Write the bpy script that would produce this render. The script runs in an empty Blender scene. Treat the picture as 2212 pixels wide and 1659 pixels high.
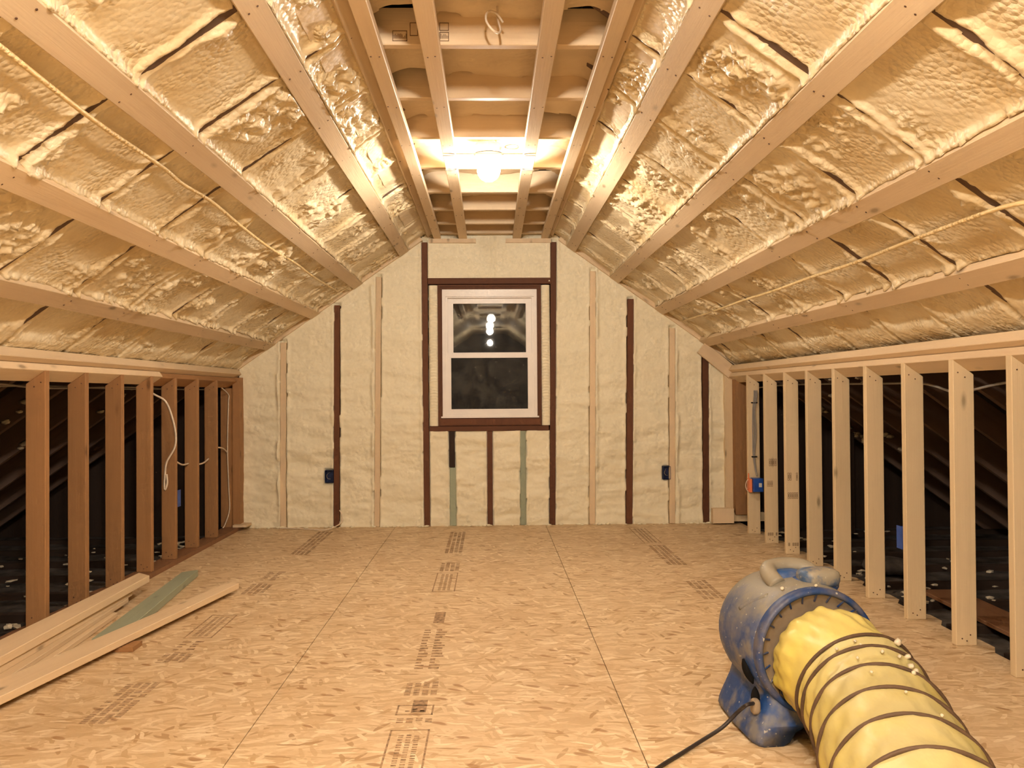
import bpy, bmesh, math, random
import numpy as np
from mathutils import Vector, Matrix

random.seed(7)
sc = bpy.context.scene
C = sc.collection

# ------------------------------------------------------------------ camera, world, exposure
F_PX, CAM_H, PITCH, YAW, ROLL = 1887.46, 1.0652, .0118, .0249, -.0074
cy, sy, cp, sp = math.cos(YAW), math.sin(YAW), math.cos(PITCH), math.sin(PITCH)
fwd = Vector((sy*cp, cy*cp, sp)); rgt = Vector((cy, -sy, 0)); upv = rgt.cross(fwd)
c_, s_ = math.cos(ROLL), math.sin(ROLL)
rgt, upv = c_*rgt + s_*upv, -s_*rgt + c_*upv
cam_data = bpy.data.cameras.new('camera'); cam = bpy.data.objects.new('camera', cam_data); C.objects.link(cam)
cam_data.sensor_fit = 'HORIZONTAL'; cam_data.sensor_width = 36; cam_data.lens = F_PX/2212*36
cam_data.clip_start = .02; cam_data.clip_end = 60
cam.matrix_world = Matrix(((rgt.x, upv.x, -fwd.x, 0), (rgt.y, upv.y, -fwd.y, 0), (rgt.z, upv.z, -fwd.z, CAM_H), (0, 0, 0, 1)))
sc.camera = cam

world = bpy.data.worlds.new('night'); sc.world = world; world.use_nodes = True
world.node_tree.nodes['Background'].inputs[0].default_value = (.02, .018, .02, 1)
world.node_tree.nodes['Background'].inputs[1].default_value = .3

sc.view_settings.view_transform = 'Standard'; sc.view_settings.look = 'None'
sc.view_settings.gamma = 1; sc.view_settings.use_curve_mapping = False
sc.view_settings.exposure = .2
sc.cycles.max_bounces = 5; sc.cycles.diffuse_bounces = 4; sc.cycles.glossy_bounces = 2
sc.cycles.transparent_max_bounces = 6; sc.cycles.caustics_reflective = False; sc.cycles.caustics_refractive = False
sc.cycles.sample_clamp_indirect = 4.0
sc.cycles.use_adaptive_sampling = True; sc.cycles.adaptive_threshold = .05; sc.cycles.adaptive_min_samples = 12

# bulbs of the row along the ridge: (x, y, z, strength); their light is in the bulbs themselves
BULBS = [(.0, 4.72, 2.280, 52), (.02, 1.3, 2.20, 50), (.0, .18, 2.18, 95), (.0, -1.06, 2.18, 95), (.0, -4.0, 2.15, 150)]
BULB_COL = (1, .875, .735)

# ------------------------------------------------------------------ main dimensions
YB = 7.12
XL, XR = -2.01, 1.94
Y_REAR = -6.0
SL = {-1: (Vector((-2.01, 0, 1.29)), Vector((-.515, 0, 2.335))),
      1: (Vector((1.94, 0, 1.33)), Vector((.535, 0, 2.335)))}
def frame(side):
    a, b = SL[side]; t = (b-a).normalized(); n = Vector((t.z, 0, -t.x)) if side < 0 else Vector((-t.z, 0, t.x))
    if n.z > 0: n = -n
    return a, t, n, (b-a).length
def slope_pt(side, s, y, h):           # h = distance from the strap faces towards the room
    a, t, n, L = frame(side)
    p = a + t*s + n*h; p.y = y; return p

# ------------------------------------------------------------------ node helpers
def new_mat(name):
    m = bpy.data.materials.new(name); m.use_nodes = True
    nt = m.node_tree; b = nt.nodes['Principled BSDF']; return m, nt, b
def N(nt, kind, **kw):
    n = nt.nodes.new(kind)
    for k, v in kw.items():
        if k.startswith('i_'):
            key = k[2:]; n.inputs[int(key) if key.isdigit() else key.replace('_', ' ')].default_value = v
        else: setattr(n, k, v)
    return n
def ramp(nt, fac, stops):
    r = nt.nodes.new('ShaderNodeValToRGB'); nt.links.new(fac, r.inputs[0])
    e = r.color_ramp.elements
    while len(e) > 1: e.remove(e[-1])
    e[0].position = stops[0][0]; e[0].color = (*stops[0][1], 1)
    for p, c in stops[1:]:
        x = e.new(p); x.color = (*c, 1)
    return r.outputs[0]
def g(v): return (v, v, v)
def math_(nt, op, a, b=None, c=None):
    n = nt.nodes.new('ShaderNodeMath'); n.operation = op
    for i, v in enumerate((a, b, c)):
        if v is None: continue
        if isinstance(v, (int, float)): n.inputs[i].default_value = v
        else: nt.links.new(v, n.inputs[i])
    return n.outputs[0]
def mix(nt, fac, a, b, mode='MIX'):
    n = nt.nodes.new('ShaderNodeMix'); n.data_type = 'RGBA'; n.blend_type = mode
    for i, v in ((0, fac), (6, a), (7, b)):
        if isinstance(v, (int, float)): n.inputs[i].default_value = v
        elif isinstance(v, tuple): n.inputs[i].default_value = (*v, 1)
        else: nt.links.new(v, n.inputs[i])
    return n.outputs[2]
def mapping(nt, scale, loc=None, rot=(0, 0, 0), src=None):
    if src is None: src = nt.nodes.new('ShaderNodeTexCoord').outputs['Object']
    m = nt.nodes.new('ShaderNodeMapping'); nt.links.new(src, m.inputs[0])
    m.inputs['Scale'].default_value = scale; m.inputs['Rotation'].default_value = rot
    if loc is not None: nt.links.new(loc, m.inputs['Location'])
    return m.outputs[0]

def wood(name, base, dark, rough=.6, knots=.8, vary=.25, spec=.25):
    """lumber; grain runs along the object's Z axis"""
    m, nt, b = new_mat(name)
    oi = nt.nodes.new('ShaderNodeObjectInfo')
    off = N(nt, 'ShaderNodeCombineXYZ')
    r = math_(nt, 'MULTIPLY', oi.outputs['Random'], 60)
    for i in range(3): nt.links.new(r, off.inputs[i])
    co = mapping(nt, (22, 22, 1.1), off.outputs[0])
    n1 = N(nt, 'ShaderNodeTexNoise', i_Scale=1.0, i_Detail=5.0, i_Roughness=.6, i_Distortion=.6); nt.links.new(co, n1.inputs[0])
    co2 = mapping(nt, (160, 160, 5), off.outputs[0])
    n2 = N(nt, 'ShaderNodeTexNoise', i_Scale=1.0, i_Detail=2.0); nt.links.new(co2, n2.inputs[0])
    co3 = mapping(nt, (9, 9, 3.1), off.outputs[0])
    v = N(nt, 'ShaderNodeTexVoronoi', feature='F1', i_Scale=1.0); nt.links.new(co3, v.inputs[0])
    mid = tuple(x*.5+y*.5 for x, y in zip(base, dark))
    col = ramp(nt, n1.outputs[0], [(.3, base), (.52, tuple(x*.9+y*.1 for x, y in zip(base, dark))), (.75, mid)])
    col = mix(nt, math_(nt, 'MULTIPLY', n2.outputs[0], .35), col, mid)
    kn = ramp(nt, v.outputs['Distance'], [(.06, g(1)), (.10, g(.4)), (.15, g(0))])
    col = mix(nt, math_(nt, 'MULTIPLY', kn, knots), col, tuple(x*.45 for x in dark))
    co4 = mapping(nt, (3, 3, 1.4), off.outputs[0])
    n4 = N(nt, 'ShaderNodeTexNoise', i_Scale=1.0, i_Detail=2.0); nt.links.new(co4, n4.inputs[0])
    col = mix(nt, ramp(nt, n4.outputs[0], [(.4, g(0)), (.75, g(.4))]), col, tuple(min(1, x*1.12) for x in base))
    hv = math_(nt, 'ADD', math_(nt, 'MULTIPLY', oi.outputs['Random'], vary), 1-vary/2)
    col = mix(nt, 1.0, col, N(nt, 'ShaderNodeCombineColor').outputs[0], 'MIX') if False else col
    vm = N(nt, 'ShaderNodeVectorMath', operation='SCALE'); nt.links.new(col, vm.inputs[0]); nt.links.new(hv, vm.inputs['Scale'])
    nt.links.new(vm.outputs[0], b.inputs['Base Color'])
    b.inputs['Roughness'].default_value = rough; b.inputs['Specular IOR Level'].default_value = spec
    bp = N(nt, 'ShaderNodeBump', i_Strength=.25, i_Distance=.002); nt.links.new(n2.outputs[0], bp.inputs['Height']); nt.links.new(bp.outputs[0], b.inputs['Normal'])
    return m

def foam_mat(name, c_lo, c_hi, bump=1.0, rough=.42, fine=55):
    m, nt, b = new_mat(name)
    co = nt.nodes.new('ShaderNodeTexCoord').outputs['Object']
    n1 = N(nt, 'ShaderNodeTexNoise', i_Scale=2.6, i_Detail=4.0, i_Roughness=.6); nt.links.new(co, n1.inputs[0])
    n2 = N(nt, 'ShaderNodeTexNoise', i_Scale=fine, i_Detail=2.5, i_Roughness=.65); nt.links.new(co, n2.inputs[0])
    v = N(nt, 'ShaderNodeTexVoronoi', feature='F1', i_Scale=fine*1.1); nt.links.new(co, v.inputs[0])
    pm = N(nt, 'ShaderNodeTexNoise', i_Scale=5.0, i_Detail=3.0); nt.links.new(co, pm.inputs[0])
    pmask = ramp(nt, pm.outputs[0], [(.42, g(.25)), (.56, g(1))])
    col = ramp(nt, n1.outputs[0], [(.3, c_lo), (.7, c_hi)])
    nt.links.new(col, b.inputs['Base Color'])
    b.inputs['Roughness'].default_value = rough; b.inputs['Specular IOR Level'].default_value = .45
    hgt = math_(nt, 'ADD', math_(nt, 'MULTIPLY', n2.outputs[0], .6), math_(nt, 'MULTIPLY', v.outputs['Distance'], -.9))
    hgt = math_(nt, 'MULTIPLY', hgt, pmask)
    bp = N(nt, 'ShaderNodeBump', i_Strength=bump, i_Distance=.014); nt.links.new(hgt, bp.inputs['Height']); nt.links.new(bp.outputs[0], b.inputs['Normal'])
    return m

def plain(name, col, rough=.5, spec=.4, noise=0, nscale=20, metallic=0, bump=0):
    m, nt, b = new_mat(name)
    b.inputs['Roughness'].default_value = rough; b.inputs['Specular IOR Level'].default_value = spec; b.inputs['Metallic'].default_value = metallic
    co = nt.nodes.new('ShaderNodeTexCoord').outputs['Object']
    n1 = N(nt, 'ShaderNodeTexNoise', i_Scale=float(nscale), i_Detail=4.0); nt.links.new(co, n1.inputs[0])
    c = ramp(nt, n1.outputs[0], [(.3, tuple(x*(1-noise) for x in col)), (.7, tuple(min(1, x*(1+noise)) for x in col))])
    nt.links.new(c, b.inputs['Base Color'])
    if bump:
        bp = N(nt, 'ShaderNodeBump', i_Strength=bump, i_Distance=.01); nt.links.new(n1.outputs[0], bp.inputs['Height']); nt.links.new(bp.outputs[0], b.inputs['Normal'])
    return m

def osb_mat(name):
    m, nt, b = new_mat(name)
    co = nt.nodes.new('ShaderNodeTexCoord').outputs['Object']
    wn = N(nt, 'ShaderNodeTexNoise', i_Scale=7.0, i_Detail=2.0); nt.links.new(co, wn.inputs[0])
    ws = N(nt, 'ShaderNodeVectorMath', operation='SCALE'); nt.links.new(wn.outputs['Color'], ws.inputs[0]); ws.inputs['Scale'].default_value = .05
    wa = N(nt, 'ShaderNodeVectorMath', operation='ADD'); nt.links.new(co, wa.inputs[0]); nt.links.new(ws.outputs[0], wa.inputs[1])
    src = wa.outputs[0]
    base = None
    cols = [(.66, .40, .17), (.74, .48, .215), (.82, .56, .28)]
    layers = []
    for k, (rot, sx, sy_) in enumerate([(.12, 8, 40), (-.5, 9, 46), (1.0, 9, 42), (-1.2, 10, 46), (.35, 7, 38), (-.15, 10, 60)]):
        mp = mapping(nt, (1/sx, 1/sy_, 1), loc=None, rot=(0, 0, rot), src=src); mp.node.vector_type = 'TEXTURE'
        v = N(nt, 'ShaderNodeTexVoronoi', feature='F1', i_Scale=1.0, voronoi_dimensions='2D', i_Randomness=.9); nt.links.new(mp, v.inputs[0])
        sep = N(nt, 'ShaderNodeSeparateColor'); nt.links.new(v.outputs['Color'], sep.inputs[0])
        layers.append((sep, v))
    s0 = layers[0][0]
    col = ramp(nt, s0.outputs[0], [(0, (.57, .41, .235)), (.5, (.67, .505, .31)), (1, (.75, .59, .385))])
    for k in range(1, 6):
        s, v = layers[k]
        c2 = ramp(nt, s.outputs[0], [(0, (.38, .235, .11)), (.12, (.54, .375, .20)), (.55, (.68, .51, .31)), (.8, (.77, .61, .40)), (1, (.88, .74, .53))])
        msk = ramp(nt, s.outputs[1], [(.60, g(0)), (.66, g(1))])
        edge = ramp(nt, v.outputs['Distance'], [(.36, g(1)), (.41, g(0))])
        f = math_(nt, 'MULTIPLY', msk, edge)
        col = mix(nt, math_(nt, 'MULTIPLY', f, .9), col, c2)
    # occasional dark flakes
    mp = mapping(nt, (1/8, 1/20, 1), rot=(0, 0, -.5), src=src); mp.node.vector_type = 'TEXTURE'
    v = N(nt, 'ShaderNodeTexVoronoi', feature='F1', i_Scale=1.0, voronoi_dimensions='2D'); nt.links.new(mp, v.inputs[0])
    sep = N(nt, 'ShaderNodeSeparateColor'); nt.links.new(v.outputs['Color'], sep.inputs[0])
    f = math_(nt, 'MULTIPLY', ramp(nt, sep.outputs[0], [(.86, g(0)), (.88, g(1))]), ramp(nt, v.outputs['Distance'], [(.16, g(1)), (.24, g(0))]))
    col = mix(nt, math_(nt, 'MULTIPLY', f, .75), col, (.30, .145, .05))
    fn = N(nt, 'ShaderNodeTexNoise', i_Scale=140.0, i_Detail=3.0); nt.links.new(mapping(nt, (.35, 1, 1), src=src), fn.inputs[0])
    col = mix(nt, ramp(nt, fn.outputs[0], [(.5, g(0)), (.75, g(.35))]), col, (.45, .24, .09))
    big = N(nt, 'ShaderNodeTexNoise', i_Scale=.9, i_Detail=3.0); nt.links.new(co, big.inputs[0])
    col = mix(nt, ramp(nt, big.outputs[0], [(.45, g(0)), (.8, g(.35))]), col, (.50, .33, .18))
    nt.links.new(col, b.inputs['Base Color'])
    b.inputs['Roughness'].default_value = .5; b.inputs['Specular IOR Level'].default_value = .35
    bp = N(nt, 'ShaderNodeBump', i_Strength=.2, i_Distance=.002); nt.links.new(fn.outputs[0], bp.inputs['Height']); nt.links.new(bp.outputs[0], b.inputs['Normal'])
    return m

def dusty(name, col, dust, lo, hi, rough=.5, amount=.8):
    """coloured surface with pale dust lying on it; dust follows object-space height and noise"""
    m, nt, b = new_mat(name)
    co = nt.nodes.new('ShaderNodeTexCoord').outputs['Object']
    sx = N(nt, 'ShaderNodeSeparateXYZ'); nt.links.new(co, sx.inputs[0])
    n1 = N(nt, 'ShaderNodeTexNoise', i_Scale=9.0, i_Detail=6.0, i_Roughness=.65); nt.links.new(co, n1.inputs[0])
    hgt = math_(nt, 'ADD', sx.outputs[2], math_(nt, 'MULTIPLY', math_(nt, 'SUBTRACT', n1.outputs[0], .5), .35))
    mr = N(nt, 'ShaderNodeMapRange', i_1=lo, i_2=hi); nt.links.new(hgt, mr.inputs[0])
    n2 = N(nt, 'ShaderNodeTexNoise', i_Scale=14.0, i_Detail=5.0); nt.links.new(co, n2.inputs[0])
    f = math_(nt, 'MAXIMUM', mr.outputs[0], ramp(nt, n2.outputs[0], [(.46, g(0)), (.66, g(.75))]))
    c = mix(nt, math_(nt, 'MULTIPLY', f, amount), col, dust)
    n3 = N(nt, 'ShaderNodeTexNoise', i_Scale=70.0, i_Detail=2.0); nt.links.new(co, n3.inputs[0])
    c = mix(nt, ramp(nt, n3.outputs[0], [(.68, g(0)), (.74, g(.6))]), c, (.75, .7, .55))
    nt.links.new(c, b.inputs['Base Color']); b.inputs['Roughness'].default_value = rough
    return m

M = {}
M['spruce'] = wood('spruce', (.73, .575, .385), (.56, .40, .235))
M['stud_pale'] = wood('stud_pale', (.71, .565, .36), (.52, .385, .21), vary=.15)
M['stud_brown'] = wood('stud_brown', (.38, .20, .085), (.22, .105, .04), vary=.2)  # orange-brown lumber, darker than the pale studs
M['old'] = wood('old_wood', (.135, .052, .024), (.07, .027, .013), knots=.3, vary=.3, rough=.65)
M['rafter'] = wood('old_rafter', (.15, .095, .068), (.07, .042, .03), knots=.3, rough=.75)
M['crawl_wood'] = wood('crawl_wood', (.045, .028, .02), (.02, .012, .009), knots=.2, rough=.85)  # dark old wood, with the crawl space gloom deepened into the colour
M['green'] = wood('treated_green', (.37, .41, .30), (.25, .285, .20), knots=.5)
M['reddish'] = wood('reddish_board', (.30, .15, .075), (.17, .08, .04))
M['foam'] = foam_mat('spray_foam', (.66, .51, .28), (.86, .76, .55), bump=.6, fine=42)
M['foam_wall'] = foam_mat('spray_foam_wall', (.84, .765, .56), (.87, .80, .60), bump=.3, rough=.6, fine=26)
M['foam_peak'] = foam_mat('spray_foam_peak', (.68, .54, .35), (.76, .62, .42), bump=.25, rough=.6, fine=30)
M['osb'] = osb_mat('osb')
M['ink'] = plain('ink', (.36, .24, .145), .7, .1, .5, 60)
M['pencil'] = plain('pencil', (.20, .12, .07), .8, .1)
M['dark'] = plain('dark_backing', (.03, .022, .018), .9, .1, .4, 3)  # near-black, the gloom of the hidden spaces is in the colour
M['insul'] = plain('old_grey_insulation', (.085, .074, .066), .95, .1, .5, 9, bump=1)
M['debris'] = plain('foam_debris', (.62, .55, .42), .7, .2, .3, 30)
M['rear'] = plain('rear_boards', (.17, .13, .085), .8, .1, .3, 6)
M['white'] = plain('white_vinyl', (.82, .76, .70), .35, .4, .03, 8)
M['cable'] = plain('cable_white', (.74, .62, .48), .45, .4, .1, 20)
M['cable_dim'] = plain('cable_grey', (.30, .27, .24), .5, .4, .1, 20)
M['cable_foam'] = foam_mat('foamed_cable', (.70, .50, .22), (.84, .66, .36), bump=.6)
M['blue_box'] = plain('blue_plastic', (.015, .075, .38), .4, .45, .15, 30)
M['navy'] = plain('navy_plastic', (.004, .014, .07), .5, .4, .3, 30)
M['orange'] = plain('orange_ring', (.85, .24, .10), .45)
M['label_w'] = plain('label_white', (.75, .72, .66), .6)
M['steel'] = plain('steel', (.62, .58, .52), .32, .5, .1, 30, metallic=.9)
M['nail'] = plain('nail_head', (.10, .05, .03), .5)
M['blower'] = dusty('blower_blue', (.014, .058, .21), (.30, .265, .17), .27, .43)
M['rim'] = dusty('rim_blue', (.016, .05, .17), (.22, .18, .12), .36, .60, amount=.7)
M['bezel'] = plain('dusty_screen', (.30, .23, .155), .75, .2, .25, 12)
M['black'] = plain('black_void', (.008, .007, .006), .8, .1)
M['cord'] = plain('black_cord', (.03, .022, .02), .5, .4)
def duct_mat(name, c, dust):
    m, nt, b = new_mat(name)
    co = nt.nodes.new('ShaderNodeTexCoord').outputs['Object']
    ge = nt.nodes.new('ShaderNodeNewGeometry')
    n1 = N(nt, 'ShaderNodeTexNoise', i_Scale=7.0, i_Detail=6.0, i_Roughness=.6); nt.links.new(co, n1.inputs[0])
    sx = N(nt, 'ShaderNodeSeparateXYZ'); nt.links.new(co, sx.inputs[0])
    h = math_(nt, 'ADD', sx.outputs[2], math_(nt, 'MULTIPLY', math_(nt, 'SUBTRACT', n1.outputs[0], .5), .3))
    mr = N(nt, 'ShaderNodeMapRange', i_1=.17, i_2=.37); nt.links.new(h, mr.inputs[0])
    cc = mix(nt, math_(nt, 'MULTIPLY', mr.outputs[0], .62), c, dust)
    nt.links.new(cc, b.inputs['Base Color']); b.inputs['Roughness'].default_value = .42
    n2 = N(nt, 'ShaderNodeTexNoise', i_Scale=18.0, i_Detail=3.0); nt.links.new(mapping(nt, (1, .4, 1), src=co), n2.inputs[0])
    bp = N(nt, 'ShaderNodeBump', i_Strength=.35, i_Distance=.01); nt.links.new(n2.outputs[0], bp.inputs['Height']); nt.links.new(bp.outputs[0], b.inputs['Normal'])
    return m
M['duct'] = duct_mat('duct_yellow', (.60, .50, .13), (.50, .46, .29))
M['cuff'] = duct_mat('cuff_yellow', (.68, .56, .10), (.66, .58, .24))
M['ring'] = plain('ring_strip', (.10, .06, .035), .6, .3, .2, 30)

# window glass: thin dark pane with reflection and a faint smear film
m, nt, b = new_mat('window_glass'); M['glass'] = m
nt.nodes.remove(b); out = nt.nodes['Material Output']
tr = N(nt, 'ShaderNodeBsdfTransparent'); tr.inputs[0].default_value = (.8, .82, .8, 1)
gl = N(nt, 'ShaderNodeBsdfGlossy'); gl.inputs['Roughness'].default_value = .015; gl.inputs[0].default_value = (.9, .9, .88, 1)
df = N(nt, 'ShaderNodeBsdfDiffuse'); df.inputs[0].default_value = (.6, .58, .52, 1)
fr = N(nt, 'ShaderNodeFresnel'); fr.inputs[0].default_value = 1.42
sm = N(nt, 'ShaderNodeTexNoise', i_Scale=4.0, i_Detail=6.0, i_Distortion=1.5)
nt.links.new(nt.nodes.new('ShaderNodeTexCoord').outputs['Object'], sm.inputs[0])
mx = N(nt, 'ShaderNodeMixShader'); nt.links.new(fr.outputs[0], mx.inputs[0]); nt.links.new(tr.outputs[0], mx.inputs[1]); nt.links.new(gl.outputs[0], mx.inputs[2])
mx2 = N(nt, 'ShaderNodeMixShader'); nt.links.new(ramp(nt, sm.outputs[0], [(.4, g(.015)), (.7, g(.07))]), mx2.inputs[0]); nt.links.new(mx.outputs[0], mx2.inputs[1]); nt.links.new(df.outputs[0], mx2.inputs[2])
nt.links.new(mx2.outputs[0], out.inputs[0])

# frosted bulb glass: lets the filament's light through and glows itself
m, nt, b = new_mat('bulb_glow'); nt.nodes.remove(b)
e = N(nt, 'ShaderNodeEmission', i_Strength=30.0); e.inputs[0].default_value = (*BULB_COL, 1)
tb_ = N(nt, 'ShaderNodeBsdfTransparent'); ad = N(nt, 'ShaderNodeAddShader')
nt.links.new(e.outputs[0], ad.inputs[0]); nt.links.new(tb_.outputs[0], ad.inputs[1]); nt.links.new(ad.outputs[0], nt.nodes['Material Output'].inputs[0])
m.cycles.emission_sampling = 'NONE'; M['bulb'] = m

# ------------------------------------------------------------------ object helpers
def tag(o, label=None, cat=None, group=None, kind=None):
    if label: o['label'] = label
    if cat: o['category'] = cat
    if group: o['group'] = group
    if kind: o['kind'] = kind
    return o
def link(name, me, mat, parent=None):
    o = bpy.data.objects.new(name, me); C.objects.link(o)
    if mat is not None and len(me.materials) == 0: me.materials.append(mat)
    if parent is not None: o.parent = parent
    return o
def from_bm(name, bm, mat, parent=None, smooth=False):
    bmesh.ops.recalc_face_normals(bm, faces=bm.faces)
    me = bpy.data.meshes.new(name); bm.to_mesh(me); bm.free()
    if smooth: me.polygons.foreach_set('use_smooth', [True]*len(me.polygons))
    return link(name, me, mat, parent)
def empty(name, loc=(0, 0, 0), rz=0):
    o = bpy.data.objects.new(name, None); C.objects.link(o); o.location = loc; o.rotation_euler = (0, 0, rz); o.empty_display_size = .1; return o
def add_box(bm, x0, x1, y0, y1, z0, z1, mat=None):
    vs = [bm.verts.new(p) for p in ((x0, y0, z0), (x1, y0, z0), (x1, y1, z0), (x0, y1, z0), (x0, y0, z1), (x1, y0, z1), (x1, y1, z1), (x0, y1, z1))]
    for f in ((0, 3, 2, 1), (4, 5, 6, 7), (0, 1, 5, 4), (1, 2, 6, 5), (2, 3, 7, 6), (3, 0, 4, 7)): bm.faces.new([vs[i] for i in f])
    return vs
def bevel(bm, w, seg=1):
    bmesh.ops.bevel(bm, geom=list(bm.edges), offset=w, segments=seg, affect='EDGES', profile=.6)
def box(name, x0, x1, y0, y1, z0, z1, mat, parent=None, bev=.0, seg=2):
    bm = bmesh.new(); cx, cy_, cz = (x0+x1)/2, (y0+y1)/2, (z0+z1)/2
    add_box(bm, x0-cx, x1-cx, y0-cy_, y1-cy_, z0-cz, z1-cz)
    if bev: bevel(bm, bev, seg)
    o = from_bm(name, bm, mat, parent, smooth=False); o.location = (cx, cy_, cz); return o
def lumber(name, p0, p1, w, d, nrm, mat, parent=None, cut0=None, cut1=None, seg=1, warp=0):
    """a board from p0 to p1 (centre line), local Z along it, w across, d along nrm.
    cut0/cut1: slope of the end cut, dz per unit of local y"""
    p0, p1 = Vector(p0), Vector(p1); z = (p1-p0).normalized(); y = Vector(nrm); y = (y - z*y.dot(z)).normalized(); x = y.cross(z)
    L = (p1-p0).length; bm = bmesh.new()
    vs = add_box(bm, -w/2, w/2, -d/2, d/2, 0, L)
    for i, v in enumerate(vs):
        k = cut0 if i < 4 else cut1
        if k: v.co.z += k*v.co.y
    bevel(bm, .0025, 1)
    if seg > 1:
        bmesh.ops.bisect_plane
        for k in range(1, seg):
            zz = L*k/seg
            bmesh.ops.bisect_plane(bm, geom=list(bm.verts)+list(bm.edges)+list(bm.faces), plane_co=(0, 0, zz), plane_no=(0, 0, 1))
        rr = random.random()*6
        for v in bm.verts:
            v.co.x += warp*math.sin(v.co.z*1.3+rr); v.co.y += warp*.5*math.sin(v.co.z*1.9+rr*2)
    o = from_bm(name, bm, mat, parent)
    o.matrix_world = Matrix(((x.x, y.x, z.x, p0.x), (x.y, y.y, z.y, p0.y), (x.z, y.z, z.z, p0.z), (0, 0, 0, 1)))
    return o
def tube_bm(bm, pts, r, seg=8, close=False, radii=None):
    pts = [Vector(p) for p in pts]; rings = []
    prev = None
    for i, p in enumerate(pts):
        if close: t = pts[(i+1) % len(pts)] - pts[i-1]
        else: t = pts[min(i+1, len(pts)-1)] - pts[max(i-1, 0)]
        t.normalize()
        ref = Vector((0, 0, 1)) if prev is None else prev
        if abs(ref.dot(t)) > .97: ref = Vector((1, 0, 0))
        u = (ref - t*ref.dot(t)).normalized(); prev = u; v = t.cross(u)
        rr = radii[i] if radii else r
        rings.append([bm.verts.new(p + (u*math.cos(a) + v*math.sin(a))*rr) for a in [2*math.pi*k/seg for k in range(seg)]])
    n = len(rings)
    for i in range(n if close else n-1):
        a, b = rings[i], rings[(i+1) % n]
        for k in range(seg): bm.faces.new((a[k], a[(k+1) % seg], b[(k+1) % seg], b[k]))
    if not close:
        bm.faces.new(rings[0][::-1]); bm.faces.new(rings[-1])
    return rings
def spline(pts, n=8):
    P = [Vector(p) for p in pts]; P = [P[0]*2-P[1]] + P + [P[-1]*2-P[-2]]; out = []
    for i in range(1, len(P)-2):
        for k in range(n):
            t = k/n; a, b_, c, d = P[i-1], P[i], P[i+1], P[i+2]
            out.append(.5*((2*b_) + (c-a)*t + (2*a-5*b_+4*c-d)*t*t + (3*b_-a-3*c+d)*t**3))
    out.append(P[-2]); return out
def cable(name, pts, r, mat, parent=None, n=8, seg=8):
    base = Vector(pts[0]); bm = bmesh.new()
    tube_bm(bm, [p-base for p in spline(pts, n)], r, seg)
    o = from_bm(name, bm, mat, parent, True); o.location = base; return o
def lathe_bm(bm, prof, seg=48, axis='y', cap=False):
    rings = []
    for r, t in prof:
        ring = []
        for k in range(seg):
            a = 2*math.pi*k/seg
            ring.append(bm.verts.new((r*math.cos(a), t, r*math.sin(a)) if axis == 'y' else (r*math.cos(a), r*math.sin(a), t)))
        rings.append(ring)
    for a, b_ in zip(rings, rings[1:]):
        for k in range(seg): bm.faces.new((a[k], a[(k+1) % seg], b_[(k+1) % seg], b_[k]))
    if cap: bm.faces.new(rings[0]); bm.faces.new(rings[-1])
    return rings

# ------------------------------------------------------------------ numpy noise
_tab = {}
def vn(x, y, seed=0):
    if seed not in _tab: _tab[seed] = np.random.RandomState(seed+11).rand(256, 256)
    T = _tab[seed]; xi = np.floor(x).astype(int); yi = np.floor(y).astype(int); fx = x-xi; fy = y-yi
    fx = fx*fx*(3-2*fx); fy = fy*fy*(3-2*fy)
    a = T[xi % 256, yi % 256]; b_ = T[(xi+1) % 256, yi % 256]; c = T[xi % 256, (yi+1) % 256]; d = T[(xi+1) % 256, (yi+1) % 256]
    return (a*(1-fx)+b_*fx)*(1-fy) + (c*(1-fx)+d*fx)*fy
def fbm(x, y, seed=0, o=4, gain=.5):
    s = 0; A = 1; T = 0
    for k in range(o):
        ca, sa = math.cos(k*.9+.3), math.sin(k*.9+.3)
        s = s + A*vn((x*ca-y*sa)*2**k+k*17.3, (x*sa+y*ca)*2**k+k*9.1, seed+k); T += A; A *= gain
    return s/T
def sstep(a, b_, x):
    t = np.clip((x-a)/(b_-a), 0, 1); return t*t*(3-2*t)
def grid_mesh(name, X, Y, Z, keep=None, mat=None, parent=None):
    ny, nx = X.shape; V = np.stack([X, Y, Z], -1).reshape(-1, 3).astype(np.float32)
    idx = np.arange(ny*nx).reshape(ny, nx)
    q = np.stack([idx[:-1, :-1], idx[:-1, 1:], idx[1:, 1:], idx[1:, :-1]], -1)
    if keep is not None: q = q[keep[:-1, :-1] & keep[1:, 1:] & keep[:-1, 1:] & keep[1:, :-1]]
    q = q.reshape(-1, 4)
    used = np.unique(q); rm = np.full(len(V), -1); rm[used] = np.arange(len(used)); V = V[used]; q = rm[q]
    me = bpy.data.meshes.new(name); me.vertices.add(len(V)); me.vertices.foreach_set('co', V.ravel())
    me.loops.add(q.size); me.loops.foreach_set('vertex_index', q.ravel().astype(np.int32))
    me.polygons.add(len(q)); me.polygons.foreach_set('loop_start', np.arange(0, q.size, 4, dtype=np.int32))
    me.polygons.foreach_set('loop_total', np.full(len(q), 4, dtype=np.int32))
    me.update(calc_edges=True); me.polygons.foreach_set('use_smooth', [True]*len(q))
    return link(name, me, mat, parent)

ORD = ['first', 'second', 'third', 'fourth', 'fifth', 'sixth', 'seventh', 'eighth', 'ninth', 'tenth', 'eleventh', 'twelfth', 'thirteenth']

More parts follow.
